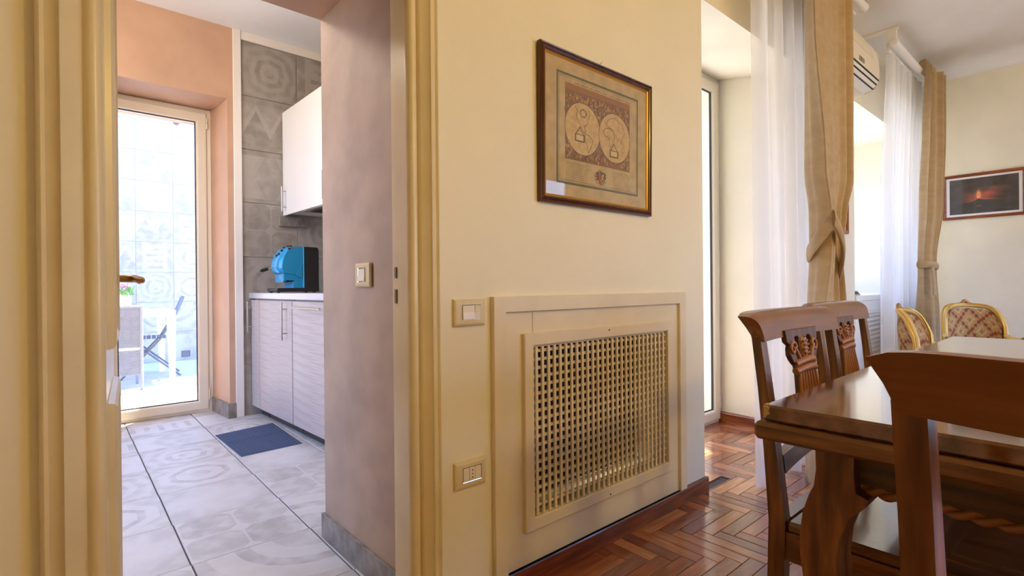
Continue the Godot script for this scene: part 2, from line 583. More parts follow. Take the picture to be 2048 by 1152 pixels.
func build_floors() -> void:
	# dining-room parquet: herringbone of narrow planks laid along the walls
	var sub := slab(Vector3(-1.8, -0.15, -1.36), Vector3(6.7, -0.006, 3.4))
	sub.box(Vector3(2.318, -0.15, -2.33), Vector3(3.62, -0.006, -1.36))
	var floor_node := struct("floor", sub, paint(srgb(52, 28, 16), 0.6), "glossy red-brown herringbone parquet floor", "floor")
	var tints := [srgb(208, 128, 74), srgb(184, 104, 60), srgb(158, 84, 50), srgb(224, 150, 92), srgb(162, 92, 58)]
	var pm := [[], []]
	for i in 5:
		for ax in 2:
			var m := wood(mats.grain_fine, tints[i], 0 if ax == 0 else 2, 0.2, 0.0, 0.37 * i + 0.11 * ax, 1.0, 7.0, true)
			m.metallic_specular = 0.6
			m.clearcoat_enabled = true
			m.clearcoat = 0.6
			m.clearcoat_roughness = 0.12
			pm[ax].append(m)
	var w := 0.058
	var l := 0.29
	var eye := Vector2(2.15, -0.98)
	var found := []
	for j in range(-8, 9):
		for k in range(-60, 90):
			var x := 0.02 + k * w + 2.0 * l * j
			var z := -3.0 + k * w
			for ax in 2:
				var r: Rect2 = clip_plank(x, x + l, z, z + w) if ax == 0 else clip_plank(x, x + w, z + w, z + w + l)
				if r.size.x < 0.004 or r.size.y < 0.004:
					continue
				var c := r.get_center() - eye
				found.append([Vector2(c.x * 0.75, c.y * 1.3).length(), r, ax])
	found.sort_custom(func(p, q): return p[0] < q[0])
	var shared := {}
	var rest := Shape.new()
	for i in found.size():
		var r: Rect2 = found[i][1]
		var ax: int = found[i][2]
		var s := Shape.new() if i < 300 else rest
		var top := 0.0 if i >= 300 else rng.randf_range(-0.0005, 0.0)
		var c2 := r.get_center()
		var c := Vector3(c2.x, 0, c2.y) if i < 300 else Vector3.ZERO
		var x0 := r.position.x + 0.0006 - c.x
		var x1 := r.end.x - 0.0006 - c.x
		var z0 := r.position.y + 0.0006 - c.z
		var z1 := r.end.y - 0.0006 - c.z
		var key := "%d %.3f %.3f" % [ax, r.size.x, r.size.y]
		var b := 0.0012
		if i >= 300 or not shared.has(key):
			s.quad(Vector3(x0 + b, top, z0 + b), Vector3(x1 - b, top, z0 + b), Vector3(x1 - b, top, z1 - b), Vector3(x0 + b, top, z1 - b), Vector3.UP)
			if i < 300:
				var ring := [Vector3(x0, 0, z0), Vector3(x1, 0, z0), Vector3(x1, 0, z1), Vector3(x0, 0, z1)]
				var cen := Vector3((x0 + x1) / 2.0, 0, (z0 + z1) / 2.0)
				for q in 4:
					var p0: Vector3 = ring[q]
					var p1: Vector3 = ring[(q + 1) % 4]
					var i0 := p0 + Vector3(signf(cen.x - p0.x) * b, 0, signf(cen.z - p0.z) * b)
					var i1 := p1 + Vector3(signf(cen.x - p1.x) * b, 0, signf(cen.z - p1.z) * b)
					var low := Vector3(0, -0.006, 0)
					var mid := Vector3(0, -0.0009, 0)
					var o := (p0 + p1) / 2.0 - cen
					s.quad(p0 + mid, p1 + mid, i1, i0, o + Vector3.UP * 0.2)
					s.quad(p0 + low, p1 + low, p1 + mid, p0 + mid, o)
		if i < 300:
			if not shared.has(key):
				shared[key] = s.mesh()
			var plank := part("plank", shared[key], pm[ax][[0, 0, 1, 1, 2, 3, 4][rng.randi() % 7]], floor_node)
			plank.position = c + Vector3(0, top, 0)
	var far := part("plank_field", rest, pm[0][1], floor_node)
	far.set_meta("kind", "stuff")
	# kitchen floor: square patterned cement tiles, very slightly turned
	var bed := slab(Vector3(-1.5, -0.15, -4.87), Vector3(1.75, -0.005, -1.37))
	bed.box(Vector3(-0.02, -0.15, -1.37), Vector3(0.8, -0.004, -1.27))
	var kf := struct("floor_kitchen", bed, paint(srgb(92, 84, 78), 0.8), "pale grey patterned tile floor of the kitchen", "floor")
	var tile := tile_shape(0.421, 0.421, 0.006)
	var tile_mesh := tile.mesh()
	for i in range(-3, 3):
		for j in 9:
			var z1 := -1.751 - 0.421 * (j - 1)
			var z := z1 - 0.21
			var x := 0.303 + 0.425 * i + 0.212 + 0.0096 * (z + 4.56)
			var o := part("tile", tile_mesh, mats["tile%d" % ([2, 7, 3, 4, 5, 6, 0, 1][(i * 5 + j * 3 + 32) % 8])], kf)
			o.position = Vector3(x, 0, z)
			o.rotation.y = PI / 2.0 * ((i * 3 + j * 7 + 12) % 4) + 0.0096 * 0.5


const PATTERNS := 8


func tile_shape(w: float, h: float, t: float, uv := Rect2(0, 0, 1, 1)) -> Shape:
	# lies flat, top at y = 0
	var s := Shape.new()
	var b := 0.0015
	var x := w / 2.0 - 0.001
	var z := h / 2.0 - 0.001
	s.quad(Vector3(-x + b, 0, -z + b), Vector3(x - b, 0, -z + b), Vector3(x - b, 0, z - b), Vector3(-x + b, 0, z - b), Vector3.UP, uv)
	var ring := [Vector3(-x, 0, -z), Vector3(x, 0, -z), Vector3(x, 0, z), Vector3(-x, 0, z)]
	for q in 4:
		var p0: Vector3 = ring[q]
		var p1: Vector3 = ring[(q + 1) % 4]
		var i0 := p0 - Vector3(signf(p0.x) * b, 0, signf(p0.z) * b)
		var i1 := p1 - Vector3(signf(p1.x) * b, 0, signf(p1.z) * b)
		var o := (p0 + p1) / 2.0
		s.quad(p0 - Vector3(0, b, 0), p1 - Vector3(0, b, 0), i1, i0, o + Vector3.UP * 0.2, Rect2(0.5, 0.5, 0.01, 0.01))
		s.quad(p0 - Vector3(0, t, 0), p1 - Vector3(0, t, 0), p1 - Vector3(0, b, 0), p0 - Vector3(0, b, 0), o, Rect2(0.5, 0.5, 0.01, 0.01))
	return s


# worn, printed patterns of encaustic tiles: three greys with a linen weave
func pattern_tone(p: int, x: float, y: float) -> float:
	var cx := absf(x - 0.5)
	var cy := absf(y - 0.5)
	match p:
		0:  # octagons with small diamonds between
			var fx := fposmod(x * 2.0, 1.0)
			var fy := fposmod(y * 2.0, 1.0)
			var ax := absf(fx - 0.5)
			var ay := absf(fy - 0.5)
			if ax + ay > 0.78:
				return 0.25
			if maxf(ax, ay) > 0.47:
				return 0.3
			return 0.8 if (int(x * 2.0) + int(y * 2.0)) % 2 == 0 else 0.6
		1:  # angular maze
			var m := maxf(cx, cy) * 0.7 + (cx + cy) * 0.3
			return [0.7, 0.25, 0.75, 0.3, 0.6, 0.4][int(m * 11.0) % 6]
		2:  # peaks
			var h := absf(fposmod(x * 2.0, 1.0) - 0.5)
			if y < 0.12 or y > 0.9:
				return 0.65
			return 0.8 if y > 0.25 + h * 1.0 else (0.25 if y > 0.12 + h * 0.9 else 0.5)
		3:  # long hexagons in bands
			if y < 0.1 or y > 0.9:
				return 0.75
			var e := cx + cy * 0.5
			return 0.3 if e > 0.3 and e < 0.38 else (0.55 if e <= 0.3 else 0.2)
		4:  # fans of arcs
			var d := Vector2(x, y).length()
			return 0.78 if d > 0.55 and d < 0.68 else (0.25 if d < 0.9 and d > 0.36 else 0.55)
		5:  # rings of an octagon
			var m5 := maxf(maxf(cx, cy), (cx + cy) * 0.74)
			return 0.75 if m5 > 0.26 and m5 < 0.34 else (0.55 if m5 < 0.12 else (0.25 if m5 < 0.45 else 0.5))
		6:  # bars with dashes
			if x < 0.16 or x > 0.84:
				return 0.7
			return 0.75 if fposmod(y * 5.0, 1.0) < 0.4 and cx < 0.22 else 0.25
	return 0.22 + 0.3 * smoothstep(0.3, 0.7, cx + cy)


func tile_material(p: int) -> StandardMaterial3D:
	var n := 160
	var f := FastNoiseLite.new()
	f.frequency = 0.02
	f.seed = 40 + p
	var im := Image.create(n, n, false, Image.FORMAT_RGB8)
	var light := srgb(226, 225, 224)
	var deep := srgb(172, 168, 164)
	for y in n:
		for x in n:
			var wear := f.get_noise_2d(x, y)
			var t := pattern_tone(p, (x + 0.5) / n, (y + 0.5) / n)
			t = lerpf(0.3, t, clampf(0.75 + wear * 0.9, 0.15, 1.0)) + wear * 0.16
			t += (0.06 if (y % 3 == 0) else 0.0) - (0.04 if (x % 4 == 0) else 0.0)
			im.set_pixel(x, y, light.lerp(deep, clampf(t, 0.0, 1.1)))
	var m := StandardMaterial3D.new()
	m.albedo_texture = ImageTexture.create_from_image(im)
	m.roughness = 0.38
	return m


func build_doorway() -> void:
	# casings: a moulded profile standing the height of the opening (x, z)
	var right := [Vector2(0.708, ZA), Vector2(0.708, -1.252), Vector2(0.716, -1.244), Vector2(0.728, -1.244), Vector2(0.733, -1.25), Vector2(0.737, -1.254), Vector2(0.74, -1.246), Vector2(0.744, -1.242), Vector2(0.766, -1.236), Vector2(0.769, -1.23), Vector2(0.773, -1.238), Vector2(0.79, -1.243), Vector2(0.796, -1.238), Vector2(0.8, -1.24), Vector2(0.803, -1.25), Vector2(0.803, ZA)]
	var s := Shape.new()
	s.prism(right, 1, 0, 2.14, Transform3D.IDENTITY, 0.0, true)
	var left := []
	for p in right:
		left.append(Vector2(0.758 - p.x, p.y))
	s.prism(left, 1, 0, 2.14, Transform3D.IDENTITY, 0.0, true)
	s.box(Vector3(-0.045, 2.05, ZA), Vector3(0.803, 2.14, -1.24), 0.006)
	struct("trim_1", s, mats.trim_paint, "moulded cream painted casing round the kitchen doorway", "door casing")
	# linings with a rebate for the leaf
	s = Shape.new()
	s.prism([Vector2(0.708, ZA), Vector2(0.708, -1.332), Vector2(0.72, -1.334), Vector2(0.72, -1.372), Vector2(0.784, -1.372), Vector2(0.784, ZA)], 1, 0, 2.06, Transform3D.IDENTITY, 0.002)
	s.prism([Vector2(0.05, ZA), Vector2(0.05, -1.332), Vector2(0.038, -1.334), Vector2(0.038, -1.372), Vector2(-0.02, -1.372), Vector2(-0.02, ZA)], 1, 0, 2.06, Transform3D.IDENTITY, 0.002)
	s.box(Vector3(0.038, 2.045, -1.372), Vector3(0.72, 2.08, ZA), 0.002)
	var jamb := struct("door_1", s, mats.trim_paint, "cream painted door lining with worn edges and two lock keeps", "door frame")
	for y in [1.043, 0.975]:
		var k := Shape.new()
		k.box(Vector3(0.705, y - 0.016 if y > 1.0 else y - 0.02, -1.3345), Vector3(0.709, y + 0.016 if y > 1.0 else y + 0.02, -1.322), 0.001)
		part("strike_plate", k, mats.old_metal, jamb)
	# the open leaf
	var t := thing("door_leaf", "cream panelled door leaf standing open into the kitchen passage", "door", Vector3(0.056, 0, -1.375), atan2(0.046, 0.64) * -1.0)
	s = Shape.new()
	s.box(Vector3(-0.04, 0.01, -0.625), Vector3(0, 2.04, 0), 0.003)
	part("leaf", s, mats.trim_paint, t)
	var face := Transform3D(Basis(Vector3(0, 0, -1), Vector3.UP, Vector3.RIGHT), Vector3.ZERO)
	var mould := [Vector2(0, 0), Vector2(0.003, 0.012), Vector2(0.012, 0.017), Vector2(0.02, 0.012), Vector2(0.026, 0.01), Vector2(0.032, 0.003), Vector2(0.034, 0.0)]
	for pan in [[0.866, 1.93], [0.14, 0.746]]:
		var b := Shape.new()
		b.border(0.085, pan[0], 0.545, pan[1], mould, face)
		part("panel_moulding", b, mats.trim_paint, t)
		var pn := Shape.new()
		pn.border(0.12, pan[0] + 0.035, 0.51, pan[1] - 0.035, [Vector2(0, 0.0005), Vector2(0.03, 0.006), Vector2(0.031, 0.006)], face)
		pn.quad(Vector3(0.006, pan[0] + 0.066, -0.151), Vector3(0.006, pan[0] + 0.066, -0.479), Vector3(0.006, pan[1] - 0.066, -0.479), Vector3(0.006, pan[1] - 0.066, -0.151), Vector3.RIGHT)
		part("panel", pn, mats.trim_paint, t)
	var h := Node3D.new()
	h.name = "door_handle"
	t.add_child(h)
	s = Shape.new()
	s.box(Vector3(0, 0.93, -0.6), Vector3(0.006, 1.09, -0.56), 0.004)
	part("backplate", s, mats.bronze, h)
	s = Shape.new()
	var lev := [Vector3(0.004, 1.035, -0.58), Vector3(0.03, 1.035, -0.58), Vector3(0.05, 1.035, -0.575), Vector3(0.058, 1.034, -0.555), Vector3(0.062, 1.032, -0.52), Vector3(0.066, 1.028, -0.475), Vector3(0.068, 1.026, -0.455)]
	s.tube(lev, [0.011, 0.0115, 0.012, 0.0115, 0.01, 0.0115, 0.006], 12)
	part("lever", s, mats.bronze, h)


func switch_plate(called: String, label: String, category: String, w: float, hgt: float, place: Transform3D, hole: Rect2, group := "") -> Node3D:
	var t := thing(called, label, category, Vector3.ZERO, 0.0, group)
	t.transform = place
	var s := Shape.new()
	var prof := [Vector2(0, 0), Vector2(0, 0.006), Vector2(0.003, 0.009), Vector2(0.008, 0.0105)]
	s.border(-w / 2, -hgt / 2, w / 2, hgt / 2, prof)
	var lo := hole.position
	var hi := hole.end
	var x := w / 2 - 0.008
	var y := hgt / 2 - 0.008
	var f := 0.0105
	s.quad(Vector3(-x, -y, f), Vector3(x, -y, f), Vector3(x, lo.y, f), Vector3(-x, lo.y, f), Vector3(0, 0, 1))
	s.quad(Vector3(-x, hi.y, f), Vector3(x, hi.y, f), Vector3(x, y, f), Vector3(-x, y, f), Vector3(0, 0, 1))
	s.quad(Vector3(-x, lo.y, f), Vector3(lo.x, lo.y, f), Vector3(lo.x, hi.y, f), Vector3(-x, hi.y, f), Vector3(0, 0, 1))
	s.quad(Vector3(hi.x, lo.y, f), Vector3(x, lo.y, f), Vector3(x, hi.y, f), Vector3(hi.x, hi.y, f), Vector3(0, 0, 1))
	part("plate", s, mats.plastic_cream, t)
	s = Shape.new()
	s.border(lo.x, lo.y, hi.x, hi.y, [Vector2(0, 0.0), Vector2(0, 0.0118), Vector2(0.0022, 0.0112), Vector2(0.0022, 0.004), Vector2(0.02, 0.004)])
	s.quad(Vector3(lo.x + 0.01, lo.y + 0.01, 0.004), Vector3(hi.x - 0.01, lo.y + 0.01, 0.004), Vector3(hi.x - 0.01, hi.y - 0.01, 0.004), Vector3(lo.x + 0.01, hi.y - 0.01, 0.004), Vector3(0, 0, 1))
	part("inner_frame", s, mats.chrome, t)
	return t


func rocker(s: Shape, x0: float, x1: float, y0: float, y1: float, tilt := 0.0) -> void:
	s.prism([Vector2(0.004, y0), Vector2(0.0135 + tilt, y0), Vector2(0.0125, (y0 + y1) / 2), Vector2(0.0135 - tilt, y1), Vector2(0.004, y1)], 0, x0, x1)


func build_wall_fittings() -> void:
	# wooden baseboards
	var s := Shape.new()
	var prof := [Vector2(ZA, 0.0), Vector2(-1.256, 0.0), Vector2(-1.256, 0.064), Vector2(-1.26, 0.072), Vector2(ZA, 0.073)]
	s.prism(prof, 0, 0.803, 2.332)
	struct("baseboard_front", s, mats.base_wood, "red-brown wooden baseboard under the radiator panel", "baseboard")
	s = Shape.new()
	s.prism([Vector2(2.318, 0.0), Vector2(2.332, 0.0), Vector2(2.332, 0.064), Vector2(2.328, 0.072), Vector2(2.318, 0.073)], 2, -1.84, -1.2705)
	struct("baseboard_niche_left", s, mats.base_wood_z, "wooden baseboard turning into the balcony door niche", "baseboard")
	s = Shape.new()
	s.prism([Vector2(3.62, 0.0), Vector2(3.582, 0.0), Vector2(3.582, 0.064), Vector2(3.586, 0.072), Vector2(3.62, 0.073)], 2, -1.86, ZA)
	struct("baseboard_niche_right", s, mats.base_wood_z, "orange-brown wooden baseboard in the sunny niche", "baseboard")
	s = Shape.new()
	s.prism(prof, 0, 3.582, 4.6)
	struct("baseboard_pier", s, mats.base_wood, "wooden baseboard between the two window niches", "baseboard")
	s = slab(Vector3(6.494, 0, -1.255), Vector3(6.508, 0.073, 3.2))
	struct("baseboard_right", s, mats.base_wood_z, "wooden baseboard of the end wall", "baseboard")
	# tile baseboard of the passage
	s = Shape.new()
	s.prism([Vector2(0.7835, -1.375), Vector2(0.7695, -2.0495), Vector2(0.7765, -2.0495), Vector2(0.79, -1.375)], 1, 0.09, 0.0992)
	var pb := struct("baseboard_passage", s, mats.pink, "grey tile baseboard along the passage wall", "baseboard")
	var zs := [-2.062, -1.7, -1.376]
	for k in 2:
		var b := Shape.new()
		var fx := func(z: float) -> float: return 0.757 + (z + 2.062) * 0.0202
		b.prism([Vector2(fx.call(zs[k]), zs[k] + 0.0006), Vector2(fx.call(zs[k + 1]), zs[k + 1] - 0.0006), Vector2(fx.call(zs[k + 1]) + 0.0135, zs[k + 1] - 0.0006), Vector2(fx.call(zs[k]) + 0.0135, zs[k] + 0.0006)], 1, 0.0, 0.0985, Transform3D.IDENTITY, 0.001)
		part("tile", b, mats.base_tile, pb)

	# radiator panel
	var t := thing("radiator_cover", "cream wooden radiator cover with a square lattice grille below the map", "radiator cover")
	var at := Transform3D(Basis.IDENTITY, Vector3(0, 0, ZA))
	s = Shape.new()
	var fr := [Vector2(0, 0), Vector2(0, 0.016), Vector2(0.002, 0.018), Vector2(0.05, 0.018), Vector2(0.052, 0.016), Vector2(0.053, 0.005)]
	s.border(1.005, -0.2, 2.13, 0.969, fr, at)
	# cut at the baseboard: only what stands above it is kept
	for i in s.v.size():
		if s.v[i].y < 0.073:
			s.v[i].y = 0.073
	part("surround", s, mats.cover_paint, t)
	s = Shape.new()
	s.box(Vector3(1.055, 0.073, ZA), Vector3(1.182, 0.918, ZA + 0.006))
	s.box(Vector3(1.978, 0.073, ZA), Vector3(2.08, 0.918, ZA + 0.006))
	s.box(Vector3(1.18, 0.794, ZA), Vector3(1.98, 0.918, ZA + 0.006))
	s.box(Vector3(1.18, 0.073, ZA), Vector3(1.98, 0.228, ZA + 0.006))
	part("panel", s, mats.cover_paint, t)
	var g := Node3D.new()
	g.name = "grille"
	t.add_child(g)
	s = Shape.new()
	s.border(1.132, 0.184, 2.017, 0.843, [Vector2(0, 0.006), Vector2(0, 0.019), Vector2(0.002, 0.021), Vector2(0.0385, 0.021), Vector2(0.041, 0.019), Vector2(0.041, -0.02)], at)
	var bp := [Vector3(1.57, 0.83, ZA + 0.0215), Vector3(1.57, 0.197, ZA + 0.0215)]
	part("frame", s, mats.cover_paint, g)
	for p in bp:
		var b := Shape.new()
		b.lathe([Vector2(0.0032, 0), Vector2(0.0028, 0.0015), Vector2(0.001, 0.002)], 10, Transform3D(Basis(Vector3.RIGHT, PI / 2), p))
		part("screw", b, mats.dark, g)
	var pitch := 0.02915
	var bar := 0.0105
	var sv := Shape.new()
	sv.box(Vector3(-bar / 2, -0.284, -0.004), Vector3(bar / 2, 0.284, 0.004), 0.001)
	var svm := sv.mesh()
	var sh := Shape.new()
	sh.box(Vector3(-0.4, -bar / 2, -0.0045), Vector3(0.4, bar / 2, 0.0045), 0.001)
	var shm := sh.mesh()
	for i in 27:
		var o := part("slat", svm, mats.cover_paint, g)
		o.position = Vector3(1.197 - bar / 2 + pitch * i, 0.511, ZA + 0.011)
	for i in 19:
		var o := part("slat", shm, mats.cover_paint, g)
		o.position = Vector3(1.58, 0.776 + bar / 2 - pitch * i, ZA + 0.002)
	# radiator behind the lattice, set close and coloured dark as shade in the holes
	var rad := thing("radiator", "ribbed radiator behind the lattice grille, coloured dark for the shade in the holes", "radiator", Vector3(1.158, 0.203, -1.47))
	var rad_shade_m := paint(srgb(56, 44, 30), 0.6)
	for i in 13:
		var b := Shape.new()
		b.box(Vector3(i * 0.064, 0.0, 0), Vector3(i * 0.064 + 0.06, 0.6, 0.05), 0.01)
		part("fin", b, rad_shade_m, rad)

	# switches and socket
	var sw := switch_plate("light_switch", "beige two-button light switch above the power socket", "light switch", 0.116, 0.081, Transform3D(Basis.IDENTITY, Vector3(0.9195, 0.9225, ZA)), Rect2(-0.031, -0.022, 0.07, 0.046))
	s = Shape.new()
	rocker(s, -0.0285, 0.0148, -0.0195, 0.0215, 0.001)
	part("rocker", s, mats.plastic_white, sw)
	s = Shape.new()
	rocker(s, 0.0156, 0.0365, -0.0195, 0.0215, -0.001)
	part("rocker", s, mats.plastic_white, sw)
	for x in [-0.02, 0.022]:
		s = Shape.new()
		s.box(Vector3(x, 0.0005, 0.0126), Vector3(x + 0.008, 0.0014, 0.0129))
		part("marking", s, mats.steel, sw)
	var so := switch_plate("power_socket", "beige power socket plate low on the wall below the switch", "socket", 0.116, 0.081, Transform3D(Basis.IDENTITY, Vector3(0.917, 0.433, ZA)), Rect2(-0.032, -0.022, 0.071, 0.045))
	for x in [-0.0295, -0.0065, 0.0155]:
		s = Shape.new()
		s.box(Vector3(x, -0.0185, 0.004), Vector3(x + 0.0212, 0.0205, 0.0125), 0.0008)
		part("module", s, mats.plastic_white, so)
	for y in [0.0115, 0.0005, -0.0105]:
		s = Shape.new()
		s.lathe([Vector2(0.0023 if y != 0.0005 else 0.002, 0), Vector2(0.0023 if y != 0.0005 else 0.002, 0.0005)], 10, Transform3D(Basis(Vector3.RIGHT, PI / 2), Vector3(0.004, y, 0.0125)))
		part("socket_hole", s, mats.dark, so)
	var pw := switch_plate("light_switch", "cream light switch on the dusty pink passage wall", "light switch", 0.118, 0.083, Transform3D(Basis(Vector3.UP, -PI / 2 - 0.02), Vector3(0.7755, 1.045, -1.683)), Rect2(-0.03, -0.026, 0.06, 0.052))
	s = Shape.new()
	rocker(s, -0.027, 0.027, -0.021, 0.021, 0.001)
	part("rocker", s, mats.plastic_white, pw)

	build_map()


func ink(im: Image, pts: Array, c: Color, wd := 1) -> void:
	for i in pts.size() - 1:
		var a: Vector2 = pts[i]
		var b: Vector2 = pts[i + 1]
		var steps := int(maxf(1.0, a.distance_to(b) * 1.5))
		for k in steps + 1:
			var p := a.lerp(b, float(k) / steps)
			im.fill_rect(Rect2i(int(p.x), int(p.y), wd, wd), c)


func map_print() -> ImageTexture:
	# an antique double-hemisphere map in sepia, its border green, arms and text below
	var w := 592
	var h := 492
	var im := Image.create(w, h, false, Image.FORMAT_RGB8)
	var f := FastNoiseLite.new()
	f.frequency = 0.015
	f.seed = 5
	var paper := srgb(204, 180, 138)
	for y in h:
		for x in w:
			im.set_pixel(x, y, paper.darkened(0.08 + 0.1 * f.get_noise_2d(x, y)))
	var green := srgb(84, 92, 66)
	var brown := srgb(120, 78, 50)
	var sepia := srgb(96, 72, 46)
	for q in [[56, 45, 480, 402, green, 8], [66, 55, 460, 382, brown, 1], [71, 60, 450, 372, brown, 1]]:
		for e in [Rect2i(q[0], q[1], q[2], q[5]), Rect2i(q[0], q[1] + q[3] - q[5], q[2], q[5]), Rect2i(q[0], q[1], q[5], q[3]), Rect2i(q[0] + q[2] - q[5], q[1], q[5], q[3])]:
			im.fill_rect(e, q[4])
	var mx := 100
	var my := 78
	var mw := 380
	var mh := 276
	im.fill_rect(Rect2i(mx, my, mw, mh), srgb(128, 92, 62))
	var g := RandomNumberGenerator.new()
	g.seed = 3
	# allegorical crowd of the border: short strokes of flesh, blue-grey and ochre
	var tones := [srgb(196, 142, 98), srgb(86, 70, 72), srgb(188, 148, 80), srgb(120, 70, 52), srgb(70, 60, 66), srgb(206, 160, 116)]
	for i in 1500:
		var x := mx + g.randi() % (mw - 8)
		var y := my + 26 + int(pow(g.randf(), 1.0) * (mh - 40))
		var a := Vector2(x, y)
		ink(im, [a, a + Vector2(g.randf_range(-4, 4), g.randf_range(4, 12))], tones[g.randi() % 6], 2 + g.randi() % 2)
	im.fill_rect(Rect2i(mx, my, mw, 22), srgb(150, 106, 70))
	var r := 95.0
	for hc in [Vector2(mx + 96, my + 154), Vector2(mx + mw - 96, my + 154)]:
		for y in range(int(hc.y - r - 4), int(hc.y + r + 5)):
			for x in range(int(hc.x - r - 4), int(hc.x + r + 5)):
				if y < my or y >= my + mh:
					continue
				var d := Vector2(x, y).distance_to(hc)
				if d < r:
					im.set_pixel(x, y, srgb(206, 176, 126).darkened(0.12 * f.get_noise_2d(x * 2.0, y * 2.0) + 0.04))
				elif d < r + 4:
					im.set_pixel(x, y, srgb(92, 70, 60) if d > r + 1 else srgb(222, 196, 150))
		for k in range(1, 6):
			var arc := []
			for q in 21:
				var th := -PI / 2 + PI * q / 20
				arc.append(hc + Vector2((k - 3) / 3.0 * r * cos(th), r * sin(th)))
			ink(im, arc, srgb(188, 156, 108))
			var yy: float = hc.y + (k - 3) / 3.0 * r
			var half := sqrt(maxf(0.0, r * r - (yy - hc.y) ** 2))
			ink(im, [Vector2(hc.x - half, yy), Vector2(hc.x + half, yy)], srgb(188, 156, 108))
	var o := Vector2(mx + 96, my + 154)
	ink(im, [o + Vector2(-44, -78), o + Vector2(-30, -62), o + Vector2(-38, -44), o + Vector2(-20, -18), o + Vector2(-4, 4), o + Vector2(6, 12), o + Vector2(14, 4), o + Vector2(6, -10), o + Vector2(22, -22), o + Vector2(30, -46), o + Vector2(40, -62), o + Vector2(30, -76)], sepia, 2)
	ink(im, [o + Vector2(10, 14), o + Vector2(34, 18), o + Vector2(58, 34), o + Vector2(46, 58), o + Vector2(30, 84), o + Vector2(24, 60), o + Vector2(10, 34), o + Vector2(10, 14)], sepia, 2)
	for q in 26:
		var a := TAU * q / 25.0
		im.fill_rect(Rect2i(int(o.x + cos(a) * (15 + (q % 2) * 3)), int(o.y - 60 + sin(a) * (13 + (q % 3))), 4, 4), srgb(84, 66, 48))
	o = Vector2(mx + mw - 96, my + 154)
	ink(im, [o + Vector2(-60, -30), o + Vector2(-34, -34), o + Vector2(-16, -26), o + Vector2(0, -4), o + Vector2(-10, 14), o + Vector2(-14, 36), o + Vector2(-22, 46), o + Vector2(-34, 22), o + Vector2(-38, 4), o + Vector2(-62, 0), o + Vector2(-70, -16), o + Vector2(-60, -30)], sepia, 2)
	ink(im, [o + Vector2(-56, -44), o + Vector2(-36, -70), o + Vector2(0, -80), o + Vector2(44, -62), o + Vector2(62, -30), o + Vector2(48, -8), o + Vector2(40, 14), o + Vector2(28, -6), o + Vector2(18, 8), o + Vector2(6, -14), o + Vector2(-10, -30), o + Vector2(-40, -38), o + Vector2(-56, -44)], srgb(140, 96, 66), 2)
	ink(im, [o + Vector2(44, 30), o + Vector2(62, 26), o + Vector2(64, 44), o + Vector2(48, 50), o + Vector2(44, 30)], sepia, 1)
	for q in 40:
		var c := Vector2(mx + 20 + g.randi() % (mw - 40), my + 60 + g.randi() % 180)
		ink(im, [c, c + Vector2(g.randf_range(-6, 6), g.randf_range(-5, 5))], srgb(120, 92, 60), 1)
	# cartouches low on the map
	for c in [Vector2(mx + 52, my + 176), Vector2(mx + 252, my + 204)]:
		im.fill_rect(Rect2i(int(c.x), int(c.y), 54, 28), srgb(92, 74, 56))
		im.fill_rect(Rect2i(int(c.x) + 7, int(c.y) + 3, 40, 20), srgb(214, 186, 138))
		ink(im, [c + Vector2(4, 0), c + Vector2(16, -14), c + Vector2(26, -28), c + Vector2(36, -12), c + Vector2(48, 0)], srgb(84, 72, 58), 3)
	# title line and two blocks of small text: unreadable at this size in the photograph as well
	var pos := 150
	for wd in [26, 44, 16, 40, 30, 32, 60, 34]:
		for k in range(0, wd, 4):
			var hh := 6 + g.randi() % 2
			im.fill_rect(Rect2i(pos + k, 68, 1, hh), srgb(80, 66, 44))
			im.fill_rect(Rect2i(pos + k + 1, 68 + g.randi() % 6, 2, 1), srgb(80, 66, 44))
		pos += wd + 8
	for blk in [[104, 118, 10], [376, 104, 10]]:
		for ln in blk[2]:
			var x: int = blk[0]
			while x < blk[0] + blk[1] - 4:
				var wl := 3 + g.randi() % 7
				im.fill_rect(Rect2i(x, 366 + ln * 7, wl, 2), srgb(120, 98, 66))
				x += wl + 3
	# coat of arms
	var ca := Vector2(294, 398)
	for q in 90:
		var a := g.randf_range(-PI, 0.5 * PI)
		var d := g.randf_range(14, 36)
		var c := ca + Vector2((1 if q % 2 else -1) * absf(cos(a)) * d, sin(a) * d * 0.8)
		im.fill_rect(Rect2i(int(c.x), int(c.y), 5, 6), [srgb(70, 80, 46), srgb(84, 60, 44), srgb(120, 60, 50), srgb(60, 66, 40)][g.randi() % 4])
	for y in 34:
		var hw := int(12.0 * sqrt(maxf(0.0, 1.0 - pow(y / 34.0, 3.0))))
		im.fill_rect(Rect2i(int(ca.x) - hw, int(ca.y) - 8 + y, hw * 2, 1), srgb(146, 74, 62))
	im.fill_rect(Rect2i(int(ca.x) - 5, int(ca.y) + 16, 6, 6), srgb(72, 80, 120))
	im.fill_rect(Rect2i(int(ca.x) + 2, int(ca.y) + 10, 6, 6), srgb(190, 160, 60))
	im.fill_rect(Rect2i(int(ca.x) - 3, int(ca.y) - 16, 7, 8), srgb(80, 130, 140))
	return ImageTexture.create_from_image(im)


